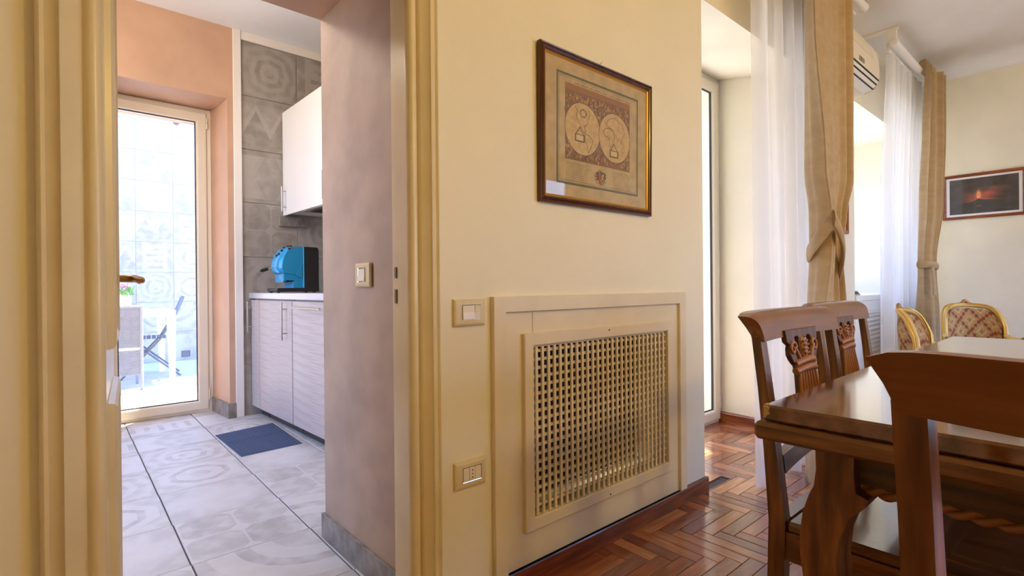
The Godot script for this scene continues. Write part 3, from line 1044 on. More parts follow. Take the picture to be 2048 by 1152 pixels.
func build_map() -> void:
	var wood_dark := wood(mats.grain, srgb(112, 56, 34), 1, 0.3, 0.4)
	# hangs a touch out from the wall at the top
	var t := thing("map_picture", "antique double-hemisphere world map in a brown and gold frame", "picture")
	t.transform = Transform3D(Basis(Vector3.RIGHT, 0.012), Vector3(1.541, 1.566, ZA + 0.004))
	var x := 0.327
	var y := 0.2745
	var s := Shape.new()
	s.border(-x, -y, x, y, [Vector2(0.0, -0.002), Vector2(0.0, 0.014), Vector2(0.003, 0.017), Vector2(0.006, 0.016), Vector2(0.008, 0.012), Vector2(0.012, 0.016), Vector2(0.017, 0.019), Vector2(0.022, 0.016), Vector2(0.025, 0.011)])
	part("frame", s, wood_dark, t)
	s = Shape.new()
	s.border(-x + 0.024, -y + 0.024, x - 0.024, y - 0.024, [Vector2(0, 0.006), Vector2(0.0, 0.012), Vector2(0.003, 0.014), Vector2(0.007, 0.011), Vector2(0.009, 0.006)])
	part("gilt_slip", s, mats.gold, t)
	s = Shape.new()
	x -= 0.031
	y -= 0.031
	s.quad(Vector3(-x, y, 0.006), Vector3(x, y, 0.006), Vector3(x, -y, 0.006), Vector3(-x, -y, 0.006), Vector3(0, 0, 1))
	var m := paint(Color(1, 1, 1), 0.8)
	m.albedo_texture = map_print()
	part("print", s, m, t)
	s = Shape.new()
	s.quad(Vector3(-x, y, 0.0085), Vector3(x, y, 0.0085), Vector3(x, -y, 0.0085), Vector3(-x, -y, 0.0085), Vector3(0, 0, 1))
	part("glass", s, mats.picture_glass, t)
	s = Shape.new()
	s.tube([Vector3(0.0, 0.27, 0.0), Vector3(0.003, 0.283, 0.002), Vector3(0.008, 0.29, 0.007)], [0.0012, 0.0015, 0.0012], 6)
	part("hook", s, mats.bronze, t)


# a casement: outer frame, sashes with glass, in a plane facing +z
func casement(root: Node3D, x0: float, x1: float, y0: float, y1: float, sashes: int, mat: Material, rail_low: float) -> void:
	var s := Shape.new()
	s.border(x0, y0, x1, y1, [Vector2(0, -0.05), Vector2(0, 0.012), Vector2(0.004, 0.016), Vector2(0.03, 0.016), Vector2(0.034, 0.012), Vector2(0.034, -0.05)])
	part("frame", s, mat, root)
	var w := (x1 - x0 - 0.068) / sashes
	for i in sashes:
		var a := x0 + 0.034 + w * i
		var b := a + w
		var sash := Node3D.new()
		sash.name = "sash"
		root.add_child(sash, true)
		s = Shape.new()
		var prof := [Vector2(0.001, -0.045), Vector2(0.001, 0.024), Vector2(0.008, 0.028), Vector2(0.062, 0.028), Vector2(0.07, 0.024), Vector2(0.076, 0.01), Vector2(0.076, -0.04)]
		s.border(a, y0 + 0.02, b, y1 - 0.034, prof)
		part("stile", s, mat, sash)
		s = Shape.new()
		s.border(a + 0.0755, y0 + 0.0955, b - 0.0755, y1 - 0.1095, [Vector2(0, 0.011), Vector2(0.006, 0.012), Vector2(0.007, 0.0), Vector2(0.004, -0.004)])
		part("gasket", s, mats.rubber, sash)
		s = Shape.new()
		s.box(Vector3(a + 0.076, y0 + 0.096, -0.004), Vector3(b - 0.076, y1 - 0.11, -0.001))
		s = Shape.new()
		s.quad(Vector3(a + 0.076, y0 + 0.096, -0.002), Vector3(b - 0.076, y0 + 0.096, -0.002), Vector3(b - 0.076, y1 - 0.11, -0.002), Vector3(a + 0.076, y1 - 0.11, -0.002), Vector3(0, 0, 1))
		part("pane", s, mats.pane, sash)
	for y in [y0 + 0.1, y1 - 0.16]:
		s = Shape.new()
		s.tube([Vector3(x1 - 0.03, y, 0.024), Vector3(x1 - 0.03, y + 0.045, 0.024)], 0.006, 8)
		s.tube([Vector3(x1 - 0.03, y + 0.048, 0.024), Vector3(x1 - 0.03, y + 0.09, 0.024)], 0.006, 8)
		part("hinge", s, mat, root)


# hanging cloth: keys are [y, x left, x right, z, wave height]; pleats across the width
func cloth(keys: Array, waves: float, cols: int, rows: int, seed_: int, skew := 0.0) -> Shape:
	var r := RandomNumberGenerator.new()
	r.seed = seed_
	var ph := []
	for i in 5:
		ph.append(r.randf() * TAU)
	var grid_rows := []
	for i in rows + 1:
		var f := float(i) / rows
		var y := lerpf(keys[0][0], keys[-1][0], f)
		var k := 0
		while k < keys.size() - 2 and y < keys[k + 1][0]:
			k += 1
		var a: Array = keys[k]
		var b: Array = keys[k + 1]
		var t := clampf((y - a[0]) / (b[0] - a[0]), 0.0, 1.0)
		t = t * t * (3.0 - 2.0 * t)
		var x0 := lerpf(a[1], b[1], t)
		var x1 := lerpf(a[2], b[2], t)
		var z := lerpf(a[3], b[3], t)
		var amp := lerpf(a[4], b[4], t)
		var line := []
		for j in cols + 1:
			var u := float(j) / cols
			var wv := sin(u * waves * TAU + ph[0] + sin(u * 3.0 + ph[1] + y * 0.3) * 0.9)
			wv += 0.35 * sin(u * waves * TAU * 2.3 + ph[2] + y * 0.5)
			line.append(Vector3(lerpf(x0, x1, u) + 0.25 * amp * cos(u * waves * TAU + ph[3]), y, z + amp * wv + skew * (u - 0.5)))
		grid_rows.append(line)
	var s := Shape.new()
	s.grid(grid_rows, false, Vector3(0, 0, 1))
	return s


func build_living_windows() -> void:
	# balcony door
	var d := thing("door_2", "white glazed balcony door at the back of the sunny niche", "glass door", Vector3(0, 0, -1.866))
	d.set_meta("kind", "structure")
	taken["door_2"] = 1
	casement(d, 2.318, 3.625, 0.0, 2.5, 2, mats.pvc, 0.12)
	var w := thing("window_1", "white casement window out of view behind the second curtain, lighting the end wall", "window", Vector3(0, 0, -1.866))
	w.set_meta("kind", "structure")
	casement(w, 4.61, 6.25, 0.86, 2.46, 2, mats.pvc_white, 0.1)  # hidden by the sheer; made wide to light the end wall
	for k in [1]:
		w = thing("window_%d" % 2, "unseen white casement window opposite the map, lighting the dining room", "window", Vector3([3.4, 4.85][k], 0, 3.3), PI)  # out of view behind the viewpoint, placed to light the dining room
		w.set_meta("kind", "structure")
		casement(w, -1.45, 1.45, 0.1, 2.7, 4, mats.pvc_white, 0.1)
	# sill and lower panel with its grille under the second window
	var c := thing("radiator_cover", "white radiator cover with slotted grille under the second window", "radiator cover")
	var s := Shape.new()
	s.box(Vector3(4.63, 0.86, -1.84), Vector3(6.25, 0.905, -1.262), 0.004)
	part("sill", s, mats.white, c)
	s = Shape.new()
	s.box(Vector3(4.63, 0.0, -1.3), Vector3(6.25, 0.86, -1.272), 0.003)
	part("panel", s, mats.white, c)
	var g := Node3D.new()
	g.name = "grille"
	c.add_child(g)
	s = Shape.new()
	s.border(4.86, 0.1, 5.6, 0.79, [Vector2(0, -0.001), Vector2(0, 0.012), Vector2(0.035, 0.012), Vector2(0.035, 0.002)], Transform3D(Basis.IDENTITY, Vector3(0, 0, -1.272)))
	part("frame", s, mats.white, g)
	s = Shape.new()
	s.box(Vector3(4.893, 0.13, -1.2718), Vector3(5.567, 0.757, -1.2705))
	part("backing", s, paint(srgb(150, 160, 175), 0.6), g)
	for i in 17:
		s = Shape.new()
		s.box(Vector3(4.893, 0.14 + i * 0.037, -1.27), Vector3(5.567, 0.157 + i * 0.037, -1.262), 0.001)
		part("slat", s, mats.white, g)
	for i in 30:
		s = Shape.new()
		s.box(Vector3(4.9 + i * 0.0225, 0.13, -1.2702), Vector3(4.908 + i * 0.0225, 0.757, -1.266))
		part("slat", s, mats.white, g)
	# papers on the sill
	s = Shape.new()
	for k in 3:
		var rows := []
		for i in 7:
			var line := []
			for j in 9:
				var u := float(j) / 8
				var bow := 0.03 * sin(u * PI) * (0.4 + 0.6 * float(i) / 6) + 0.02 * sin(u * 5.0 + k)
				line.append(Vector3(4.66 + 0.27 * u + 0.01 * k, 0.912 + k * 0.008 + maxf(0.0, bow), -1.3 - 0.2 * float(i) / 6 - 0.02 * k))
			rows.append(line)
		s.grid(rows, false, Vector3.UP)
	s.box(Vector3(4.66, 0.905, -1.5), Vector3(4.9, 0.913, -1.31), 0.002)
	single("magazine", s, paint(srgb(228, 226, 224), 0.7), "open curling white magazine lying on the window sill", "magazine")

	# curtain rods on ceiling brackets
	for k in 2:
		var x0: float = [2.2, 4.8][k]
		var x1: float = [4.03, 6.36][k]
		var r := thing("curtain_rod", ["white curtain rod over the balcony door curtains", "white curtain rod over the second window"][k], "curtain rod", Vector3.ZERO, 0.0, "curtain rods")
		s = Shape.new()
		s.tube([Vector3(x0, 2.845, -1.05), Vector3(x1, 2.845, -1.05)], 0.028, 20)
		part("pole", s, mats.white, r)
		for e in [[x0, -1.0], [x1, 1.0]]:
			s = Shape.new()
			s.lathe([Vector2(0.028, 0), Vector2(0.031, 0.004), Vector2(0.031, 0.012), Vector2(0.02, 0.02), Vector2(0.002, 0.023)], 16, Transform3D(Basis(Vector3(0, 0, 1), -PI / 2 * e[1]), Vector3(e[0], 2.845, -1.05)))
			part("end_cap", s, mats.white, r)
		for x in [x0 + 0.03, x1 - 0.06]:
			s = Shape.new()
			s.box(Vector3(x - 0.012, 2.955, ZA), Vector3(x + 0.012, TOP, -1.03), 0.002)
			s.box(Vector3(x - 0.01, 2.80, -1.112), Vector3(x + 0.01, 2.957, -1.098), 0.002)
			s.box(Vector3(x - 0.01, 2.86, -1.1), Vector3(x + 0.01, 2.957, -1.04), 0.002)
			part("bracket", s, mats.white, r)
		s = Shape.new()
		s.box(Vector3(x0 + 0.02, 2.8, -1.1), Vector3(x1 - 0.02, 2.818, -1.085), 0.002)
		part("rail", s, mats.white, r)

	# sheers
	var sheer := paint(srgb(228, 229, 233), 0.9)
	sheer.transparency = BaseMaterial3D.TRANSPARENCY_ALPHA
	sheer.albedo_color.a = 0.6
	sheer.backlight_enabled = true
	sheer.backlight = Color(0.9, 0.9, 0.9)
	s = cloth([[2.8, 2.57, 3.66, -1.12, 0.026], [1.6, 2.58, 3.66, -1.12, 0.034], [0.004, 2.54, 3.66, -1.11, 0.04]], 7.0, 150, 40, 21)
	single("sheer_curtain", s, sheer, "white translucent sheer curtain falling to the parquet by the balcony door", "curtain", "sheer curtains")
	s = cloth([[2.81, 4.84, 6.1, -1.1, 0.022], [1.6, 4.78, 5.9, -1.12, 0.034], [0.004, 4.78, 5.8, -1.12, 0.038]], 7.5, 150, 40, 35)
	single("sheer_curtain", s, sheer, "white translucent sheer curtain at the second window behind the armchairs", "curtain", "sheer curtains")
	# drapes with tie-backs
	var drape := paint(srgb(196, 172, 134), 0.8)
	drape.albedo_texture = noise_tex(0.012, 9, srgb(232, 226, 216), Color(1, 1, 1), 4, 512)
	drape.uv1_triplanar = true
	drape.uv1_scale = Vector3(1.6, 2.6, 1.6)
	drape.rim_enabled = true
	drape.rim = 0.35
	drape.backlight_enabled = true
	drape.backlight = Color(0.4, 0.34, 0.25)
	var t := thing("drape", "heavy beige drape gathered by a tie-back beside the balcony door", "curtain", Vector3.ZERO, 0.0, "beige drapes")
	# y, then x and z of the hem edge, the front fold and the far edge
	part("cloth", drape_shape([[2.86, 3.03, -1.055, 2.72, -0.92, 3.46, -0.975], [2.3, 3.03, -1.055, 2.76, -0.92, 3.47, -0.975], [1.6, 2.98, -1.055, 2.9, -0.92, 3.44, -0.975], [1.38, 3.01, -1.045, 2.955, -0.915, 3.3, -0.975], [1.2, 3.0, -1.04, 2.96, -0.915, 3.2, -0.97], [0.82, 2.99, -1.05, 2.87, -0.92, 3.3, -0.975], [0.01, 2.98, -1.055, 2.74, -0.92, 3.44, -0.98]]), drape, t)
	part("tie_back", tie_band([[2.985, 1.16, -1.035], [2.95, 1.2, -1.0], [2.93, 1.245, -0.96], [2.93, 1.325, -0.9]], 0.1), drape, t)
	part("tie_back", tie_band([[2.92, 1.335, -0.897], [2.98, 1.27, -0.885], [3.06, 1.2, -0.895], [3.13, 1.12, -0.92], [3.2, 1.05, -0.96]], 0.085), drape, t)
	t = thing("drape", "heavy beige drape knotted in the corner by the end wall", "curtain", Vector3.ZERO, 0.0, "beige drapes")
	var keys := [[2.86, 5.55, 5.94, -0.97, 0.03], [2.3, 5.46, 5.94, -0.97, 0.033], [1.7, 5.36, 5.86, -0.97, 0.033], [1.2, 5.28, 5.6, -0.97, 0.024], [1.1, 5.28, 5.6, -0.97, 0.024], [0.7, 5.24, 5.7, -0.97, 0.033], [0.01, 5.2, 5.82, -0.97, 0.036]]
	part("cloth", cloth(keys, 3.0, 90, 56, 77, 0.04), drape, t)
	part("tie_back", tie_band([[5.25, 1.15, -1.0], [5.28, 1.15, -0.94], [5.4, 1.15, -0.925], [5.5, 1.14, -0.92], [5.6, 1.14, -0.945], [5.63, 1.14, -1.0]], 0.06), drape, t)
	s = Shape.new()
	for k in 2:
		s.append_strip([Vector3(5.3 + 0.03 * k, 1.13, -0.92), Vector3(5.29 + 0.03 * k, 1.0, -0.905), Vector3(5.3 + 0.03 * k, 0.9, -0.905)], 0.05)
	part("tie_tail", s, drape, t)
	# gathered heading of the second drape
	s = cloth([[2.93, 5.58, 6.08, -1.02, 0.02], [2.88, 5.58, 6.08, -1.02, 0.035], [2.8, 5.56, 6.04, -0.99, 0.03]], 12.0, 130, 6, 90)
	part("heading", s, drape, t)

	# air conditioner on the pier between the niches
	t = thing("air_conditioner", "cream wall-mounted air conditioner with an open louvre beside the curtain", "air conditioner")
	var prof := [Vector2(ZA, 2.76), Vector2(-1.15, 2.765), Vector2(-1.115, 2.74), Vector2(-1.092, 2.69), Vector2(-1.077, 2.62), Vector2(-1.071, 2.53), Vector2(-1.076, 2.475), Vector2(-1.09, 2.445), Vector2(-1.12, 2.42), Vector2(-1.18, 2.4), Vector2(ZA, 2.395)]
	s = Shape.new()
	s.prism(prof, 0, 3.72, 4.5, Transform3D.IDENTITY, 0.006, true)
	part("body", s, mats.ac, t)
	for i in 9:
		s = Shape.new()
		s.tube([Vector3(3.76, 2.69 - i * 0.0105, -1.0915 + i * 0.002), Vector3(4.36, 2.69 - i * 0.0105, -1.0915 + i * 0.002)], 0.003, 6)
		part("louvre", s, mats.ac, t)
	s = Shape.new()
	s.prism([Vector2(-1.0725, 2.484), Vector2(-1.0715, 2.476), Vector2(-1.1, 2.425), Vector2(-1.16, 2.403), Vector2(-1.17, 2.42)], 0, 3.76, 4.475)
	part("outlet", s, mats.dark, t)
	for q in [[2.468, -1.0745, 2.452, -1.083], [2.443, -1.0885, 2.425, -1.105], [2.419, -1.112, 2.402, -1.165]]:
		s = Shape.new()
		s.prism([Vector2(q[1], q[0]), Vector2(q[1] + 0.003, q[0] - 0.002), Vector2(q[3] + 0.003, q[2] - 0.002), Vector2(q[3] - 0.004, q[2] + 0.002)], 0, 3.76, 4.46)
		part("vane", s, mats.white, t)
	s = Shape.new()
	s.box(Vector3(4.02, 2.505, -1.074), Vector3(4.13, 2.535, -1.069), 0.002)
	part("display", s, paint(srgb(150, 136, 104), 0.4), t)
	s = Shape.new()
	s.box(Vector3(4.06, 2.508, -1.07), Vector3(4.064, 2.532, -1.068), 0.0005)
	part("indicator", s, mats.dark, t)

	# small picture on the pier, seen edge-on
	t = thing("picture", "small wooden picture frame seen edge-on between curtain and second window", "picture")
	t.transform = Transform3D(Basis.IDENTITY, Vector3(4.26, 1.565, ZA))
	s = Shape.new()
	s.border(-0.15, -0.195, 0.15, 0.195, [Vector2(0, 0.0), Vector2(0, 0.018), Vector2(0.004, 0.022), Vector2(0.025, 0.018), Vector2(0.028, 0.008)])
	part("frame", s, wood(mats.grain_soft, srgb(176, 98, 50), 1, 0.35), t)
	s = Shape.new()
	s.box(Vector3(-0.13, -0.175, 0.0), Vector3(0.13, 0.175, 0.009))
	part("print", s, paint(srgb(214, 214, 220), 0.5), t)
	# volcano print on the end wall
	t = thing("volcano_picture", "framed print of a red volcanic eruption at night on the end wall", "picture")
	t.transform = Transform3D(Basis(Vector3.UP, -PI / 2), Vector3(6.506, 1.822, -0.747)) * Transform3D(Basis(Vector3(0, 0, 1), 0.0), Vector3.ZERO)
	var px := 0.293
	var py := 0.214
	s = Shape.new()
	s.border(-px, -py, px, py, [Vector2(0, 0.0), Vector2(0, 0.016), Vector2(0.004, 0.02), Vector2(0.018, 0.02), Vector2(0.024, 0.013), Vector2(0.028, 0.008)])
	part("frame", s, wood(mats.grain_soft, srgb(170, 92, 46), 0, 0.35, 0.3), t)
	s = Shape.new()
	s.quad(Vector3(-px + 0.026, py - 0.026, 0.006), Vector3(px - 0.026, py - 0.026, 0.006), Vector3(px - 0.026, -py + 0.026, 0.006), Vector3(-px + 0.026, -py + 0.026, 0.006), Vector3(0, 0, 1))
	var m := paint(Color(1, 1, 1), 0.8)
	m.albedo_texture = volcano_print()
	part("print", s, m, t)
	s = Shape.new()
	s.quad(Vector3(-px + 0.026, py - 0.026, 0.0075), Vector3(px - 0.026, py - 0.026, 0.0075), Vector3(px - 0.026, -py + 0.026, 0.0075), Vector3(-px + 0.026, -py + 0.026, 0.0075), Vector3(0, 0, 1))
	part("glass", s, mats.picture_glass, t)
	s = Shape.new()
	s.tube([Vector3(0, py, 0.002), Vector3(0, py + 0.012, 0.006)], 0.003, 6)
	part("hook", s, mats.bronze, t)


func drape_shape(keys: Array) -> Shape:
	var grid_rows := []
	for i in 61:
		var y := lerpf(keys[0][0], keys[-1][0], i / 60.0)
		var k := 0
		while k < keys.size() - 2 and y < keys[k + 1][0]:
			k += 1
		var t := clampf((y - keys[k][0]) / (keys[k + 1][0] - keys[k][0]), 0.0, 1.0)
		t = t * t * (3.0 - 2.0 * t)
		var q := []
		for c in range(1, 7):
			q.append(lerpf(keys[k][c], keys[k + 1][c], t))
		var a := Vector3(q[0], y, q[1])
		var b := Vector3(q[2], y, q[3])
		var e := Vector3(q[4], y, q[5])
		var line := []
		for j in 101:
			var u := j / 100.0
			if u < 0.24:
				var f := u / 0.24
				line.append(a.lerp(b, f) + Vector3(-0.012, 0, -0.012) * sin(f * PI) + Vector3(0, 0, 0.004 * sin(f * 15.0 + y)))
			else:
				var f := (u - 0.24) / 0.76
				var soft := 0.016 * sin(f * 9.0 - 0.6 + 0.25 * y) * smoothstep(0.0, 0.25, f)
				var tight := 0.022 * sin(f * 44.0) * smoothstep(0.62, 0.85, f)
				line.append(b.lerp(e, f) + Vector3(0, 0, soft + tight - 0.02 * f * (1.0 - f)))
		grid_rows.append(line)
	var s := Shape.new()
	s.grid(grid_rows, false, Vector3(-0.3, 0, 1))
	return s


# a flat band of cloth with body, along points [x, y, z]
func tie_band(p: Array, wd: float) -> Shape:
	var s := Shape.new()
	var rows := []
	for k in 9:
		var a := TAU * k / 8.0
		var line := []
		for i in p.size() * 4 - 3:
			var f := i / 4.0
			var i0 := mini(int(f), p.size() - 2)
			var t := f - i0
			var q0 := Vector3(p[maxi(i0 - 1, 0)][0], p[maxi(i0 - 1, 0)][1], p[maxi(i0 - 1, 0)][2])
			var q1 := Vector3(p[i0][0], p[i0][1], p[i0][2])
			var q2 := Vector3(p[i0 + 1][0], p[i0 + 1][1], p[i0 + 1][2])
			var q3 := Vector3(p[mini(i0 + 2, p.size() - 1)][0], p[mini(i0 + 2, p.size() - 1)][1], p[mini(i0 + 2, p.size() - 1)][2])
			var c := q1.cubic_interpolate(q2, q0, q3, t)
			line.append(c + Vector3(0, sin(a) * wd / 2, 0.012 * cos(a)))
		rows.append(line)
	s.grid(rows, false, Vector3(0, 0, 1))
	return s


func volcano_print() -> ImageTexture:
	var w := 268
	var h := 188
	var im := Image.create(w, h, false, Image.FORMAT_RGB8)
	var f := FastNoiseLite.new()
	f.frequency = 0.012
	f.fractal_octaves = 5
	f.seed = 8
	for y in h:
		for x in w:
			if x < 13 or x > w - 14 or y < 10 or y > h - 12:
				im.set_pixel(x, y, srgb(240, 240, 244))
				continue
			var u := (x - 13.0) / (w - 27.0)
			var v := (y - 10.0) / (h - 22.0)
			var n := f.get_noise_2d(x, y * 2.2)
			var c := srgb(52, 48, 46).lerp(srgb(86, 74, 70), clampf(0.5 + n, 0, 1) * 0.7)
			var glow := exp(-(pow((u - 0.44) / 0.2, 2.0) + pow((v - 0.62) / 0.2, 2.0)))
			glow += 0.8 * exp(-(pow((u - 0.62 + 0.6 * (v - 0.4)) / 0.2, 2.0) + pow((v - 0.42) / 0.13, 2.0))) * (0.7 + n)
			var ridge := 0.66 + 0.03 * sin(u * 9.0) - 0.05 * exp(-pow((u - 0.43) / 0.06, 2.0))
			if v < ridge:
				c = c.lerp(srgb(186, 84, 58), clampf(glow * 0.85, 0, 1))
				c = c.lerp(srgb(255, 160, 80), clampf(1.6 * exp(-(pow((u - 0.435) / 0.03, 2.0) + pow((v - 0.5) / 0.13, 2.0))), 0, 0.9))
				c = c.lerp(srgb(255, 232, 150), clampf(1.4 * exp(-(pow((u - 0.435) / 0.012, 2.0) + pow((v - 0.6) / 0.04, 2.0))), 0, 1))
				c = c.lerp(srgb(240, 110, 60), clampf(0.9 * exp(-pow((ridge - v) / 0.02, 2.0)) * exp(-pow((u - 0.5) / 0.18, 2.0)), 0, 1))
			else:
				c = srgb(46, 44, 44).lerp(srgb(64, 58, 58), clampf(0.5 + n * 1.4, 0, 1))
				c = c.lerp(srgb(150, 92, 74), 0.8 * exp(-(pow((u - 0.44) / 0.04, 2.0) + pow((v - 0.8) / 0.03, 2.0))))
			im.set_pixel(x, y, c)
	return ImageTexture.create_from_image(im)


func make_chair() -> Node3D:
	# faces +z, origin on the floor under the seat
	var t := thing("dining_chair", "dark walnut dining chair nearest the wall panel, pushed against the table side", "chair", Vector3.ZERO, 0.0, "dining chairs round the table")
	var wv: Material = mats.walnut_v
	var wx: Material = mats.walnut_x
	for sx in [-1.0, 1.0]:
		var s := Shape.new()
		s.prism([Vector2(-0.215, 0.0), Vector2(-0.196, 0.25), Vector2(-0.19, 0.46), Vector2(-0.208, 0.62), Vector2(-0.226, 0.76), Vector2(-0.242, 0.88), Vector2(-0.262, 0.88), Vector2(-0.248, 0.76), Vector2(-0.236, 0.62), Vector2(-0.226, 0.46), Vector2(-0.232, 0.25), Vector2(-0.25, 0.0)], 0, sx * 0.252, sx * 0.221, Transform3D.IDENTITY, 0.002)
		part("rear_leg", s, wv, t)
		s = Shape.new()
		s.prism([Vector2(0.155, 0.0), Vector2(0.148, 0.4), Vector2(0.188, 0.4), Vector2(0.182, 0.0)], 0, sx * 0.235, sx * 0.195, Transform3D.IDENTITY, 0.003)
		part("front_leg", s, wv, t)
		s = Shape.new()
		s.prism([Vector2(-0.195, 0.378), Vector2(-0.195, 0.442), Vector2(0.16, 0.442), Vector2(0.16, 0.378)], 0, sx * 0.248, sx * 0.226, Transform3D.IDENTITY, 0.002)
		part("side_rail", s, mats.walnut_z, t)
	var s := Shape.new()
	s.box(Vector3(-0.225, 0.378, 0.16), Vector3(0.225, 0.442, 0.182), 0.002)
	part("front_rail", s, wx, t)
	s = Shape.new()
	s.box(Vector3(-0.25, 0.443, -0.19), Vector3(0.25, 0.468, 0.195), 0.007)
	s.box(Vector3(-0.216, 0.443, -0.225), Vector3(0.216, 0.466, -0.189), 0.003)
	part("seat", s, mats.walnut_seat, t)
	# crest rail, rolled over backwards, its ends sweeping slightly forward and rounded down
	# front face, rolled top, back face, underside; crisp arrises, soft roll
	var prof := [Vector2(-0.236, 0.867), Vector2(-0.238, 0.885), Vector2(-0.241, 0.9), Vector2(-0.244, 0.912), Vector2(-0.248, 0.921), Vector2(-0.254, 0.928), Vector2(-0.262, 0.933), Vector2(-0.271, 0.9355), Vector2(-0.281, 0.936), Vector2(-0.293, 0.935), Vector2(-0.288, 0.925), Vector2(-0.277, 0.903), Vector2(-0.268, 0.884), Vector2(-0.264, 0.867)]
	var np := prof.size()
	var en: Array[Vector2] = []
	for k in np:
		var d: Vector2 = prof[(k + 1) % np] - prof[k]
		en.append(Vector2(d.y, -d.x).normalized())
	var rows := []
	for i in 25:
		var f := -1.0 + 2.0 * i / 24.0
		var e := absf(f)
		var line := []
		for p in prof:
			var hy: float = p.y
			var k: float = clampf((hy - 0.867) / 0.068, 0.0, 1.0)
			var half: float = 0.25 + 0.014 * k * k
			line.append(Vector3(f * half, hy - 0.011 * pow(e, 14.0) * k, p.x - 0.016 + 0.02 * e * e))
		rows.append(line)
	s = Shape.new()
	for k in np:
		var j := (k + 1) % np
		var pk := en[(k + np - 1) % np]
		var nx := en[j]
		var n0 := (en[k] + pk).normalized() if en[k].dot(pk) > 0.75 else en[k]
		var n1 := (en[k] + nx).normalized() if en[k].dot(nx) > 0.75 else en[k]
		var v0 := Vector3(0, -n0.y, -n0.x) * -1.0
		var v1 := Vector3(0, -n1.y, -n1.x) * -1.0
		var cen := Vector2(-0.263, 0.9)
		if Vector2(v0.z, v0.y).dot((prof[k] + prof[j]) / 2.0 - cen) < 0.0:
			v0 = -v0
			v1 = -v1
		for i in 24:
			s.tri(rows[i][k], rows[i + 1][k], rows[i + 1][j], v0, v0, v1)
			s.tri(rows[i][k], rows[i + 1][j], rows[i][j], v0, v1, v1)
	s.fan(rows[0], Vector3.LEFT)
	s.fan(rows[-1], Vector3.RIGHT)
	part("crest_rail", s, mats.walnut_x_gloss, t)
	# lower back rail, gently arched
	s = Shape.new()
	rows = []
	for i in 13:
		var x := -0.22 + 0.44 * i / 12.0
		var up := 0.016 * (1.0 - pow(x / 0.22, 2.0))
		rows.append([Vector3(x, 0.565 + up * 1.3, -0.2), Vector3(x, 0.606 + up, -0.205), Vector3(x, 0.606 + up, -0.227), Vector3(x, 0.565 + up * 1.3, -0.222)])
	for i in 12:
		for k in 4:
			var a: Vector3 = rows[i][k]
			var mid: Vector3 = (rows[i][0] + rows[i][2]) / 2.0
			s.quad(a, rows[i + 1][k], rows[i + 1][(k + 1) % 4], rows[i][(k + 1) % 4], (a + rows[i][(k + 1) % 4]) / 2.0 - mid)
	part("lower_rail", s, wx, t)
	# carved splat: leans back with the posts
	var lean := Transform3D(Basis(Vector3.RIGHT, -0.125), Vector3(0, 0.61, -0.216))
	var sp := Node3D.new()
	sp.name = "splat"
	sp.transform = lean
	t.add_child(sp)
	s = Shape.new()
	# backing with pierced top: shaft flaring towards the foot
	s.prism([Vector2(-0.085, -0.005), Vector2(0.085, -0.005), Vector2(0.082, 0.03), Vector2(0.066, 0.1), Vector2(0.056, 0.165), Vector2(0.062, 0.19), Vector2(-0.062, 0.19), Vector2(-0.056, 0.165), Vector2(-0.066, 0.1), Vector2(-0.082, 0.03)], 2, -0.006, 0.004, Transform3D.IDENTITY, 0.001)
	# shoulders that carry the scrolls
	for sx in [-1.0, 1.0]:
		var pl := []
		for q in [Vector2(0.046, 0.185), Vector2(0.064, 0.185), Vector2(0.08, 0.198), Vector2(0.09, 0.212), Vector2(0.088, 0.228), Vector2(0.082, 0.236), Vector2(0.1, 0.245), Vector2(0.104, 0.275), Vector2(0.0, 0.275), Vector2(0.0, 0.254), Vector2(0.024, 0.25), Vector2(0.031, 0.257), Vector2(0.05, 0.256), Vector2(0.059, 0.245), Vector2(0.061, 0.225), Vector2(0.054, 0.205)]:
			pl.append(Vector2(q.x * sx, q.y))
		s.prism(pl, 2, -0.007, 0.006, Transform3D.IDENTITY, 0.001)
	s.prism([Vector2(-0.022, 0.185), Vector2(0.022, 0.185), Vector2(0.024, 0.25), Vector2(-0.024, 0.25)], 2, -0.006, 0.004)
	part("backing", s, mats.walnut_dark, sp)
	for i in 7:
		var f := (i - 3) / 3.0
		s = Shape.new()
		s.tube([Vector3(f * 0.078, 0.0, 0.004), Vector3(f * 0.07, 0.05, 0.005), Vector3(f * 0.058, 0.11, 0.006), Vector3(f * 0.05, 0.165, 0.006)], [0.0075, 0.007, 0.006, 0.005], 8)
		part("flute", s, mats.carving, sp)
	for q in [[0.168, 0.0095, 0.064], [0.187, 0.009, 0.062]]:
		s = Shape.new()
		var pts := []
		for i in 9:
			var f := (i - 4) / 4.0
			pts.append(Vector3(f * q[2], q[0] + 0.008 * (1.0 - f * f), 0.002 + 0.011 * (1.0 - f * f)))
		s.tube(pts, q[1], 10)
		part("band", s, mats.carving, sp)
	for sx in [-1.0, 1.0]:
		s = Shape.new()
		var pts := []
		var rad := []
		for i in 5:
			pts.append(Vector3(sx * (0.036 + 0.006 * i), 0.196 + 0.008 * i, 0.007))
			rad.append(0.0055)
		for i in 22:
			var a := 0.6 + i * 0.36
			var rr := 0.0195 - 0.00082 * i
			pts.append(Vector3(sx * (0.071 + rr * sin(a - 1.9)), 0.226 + rr * cos(a - 1.9), 0.007))
			rad.append(0.005 - 0.0001 * i)
		s.tube(pts, rad, 8)
		part("scroll", s, mats.carving, sp)
	s = Shape.new()
	s.ball(Vector3(0, 0.222, 0.002), Vector3(0.0185, 0.034, 0.012), 14, 10)
	for i in 5:
		for j in 3:
			s.ball(Vector3((j - 1 + 0.5 * (i % 2)) * 0.0105 - 0.0026, 0.2 + i * 0.0105, 0.0125), Vector3(0.0042, 0.0042, 0.003), 8, 5)
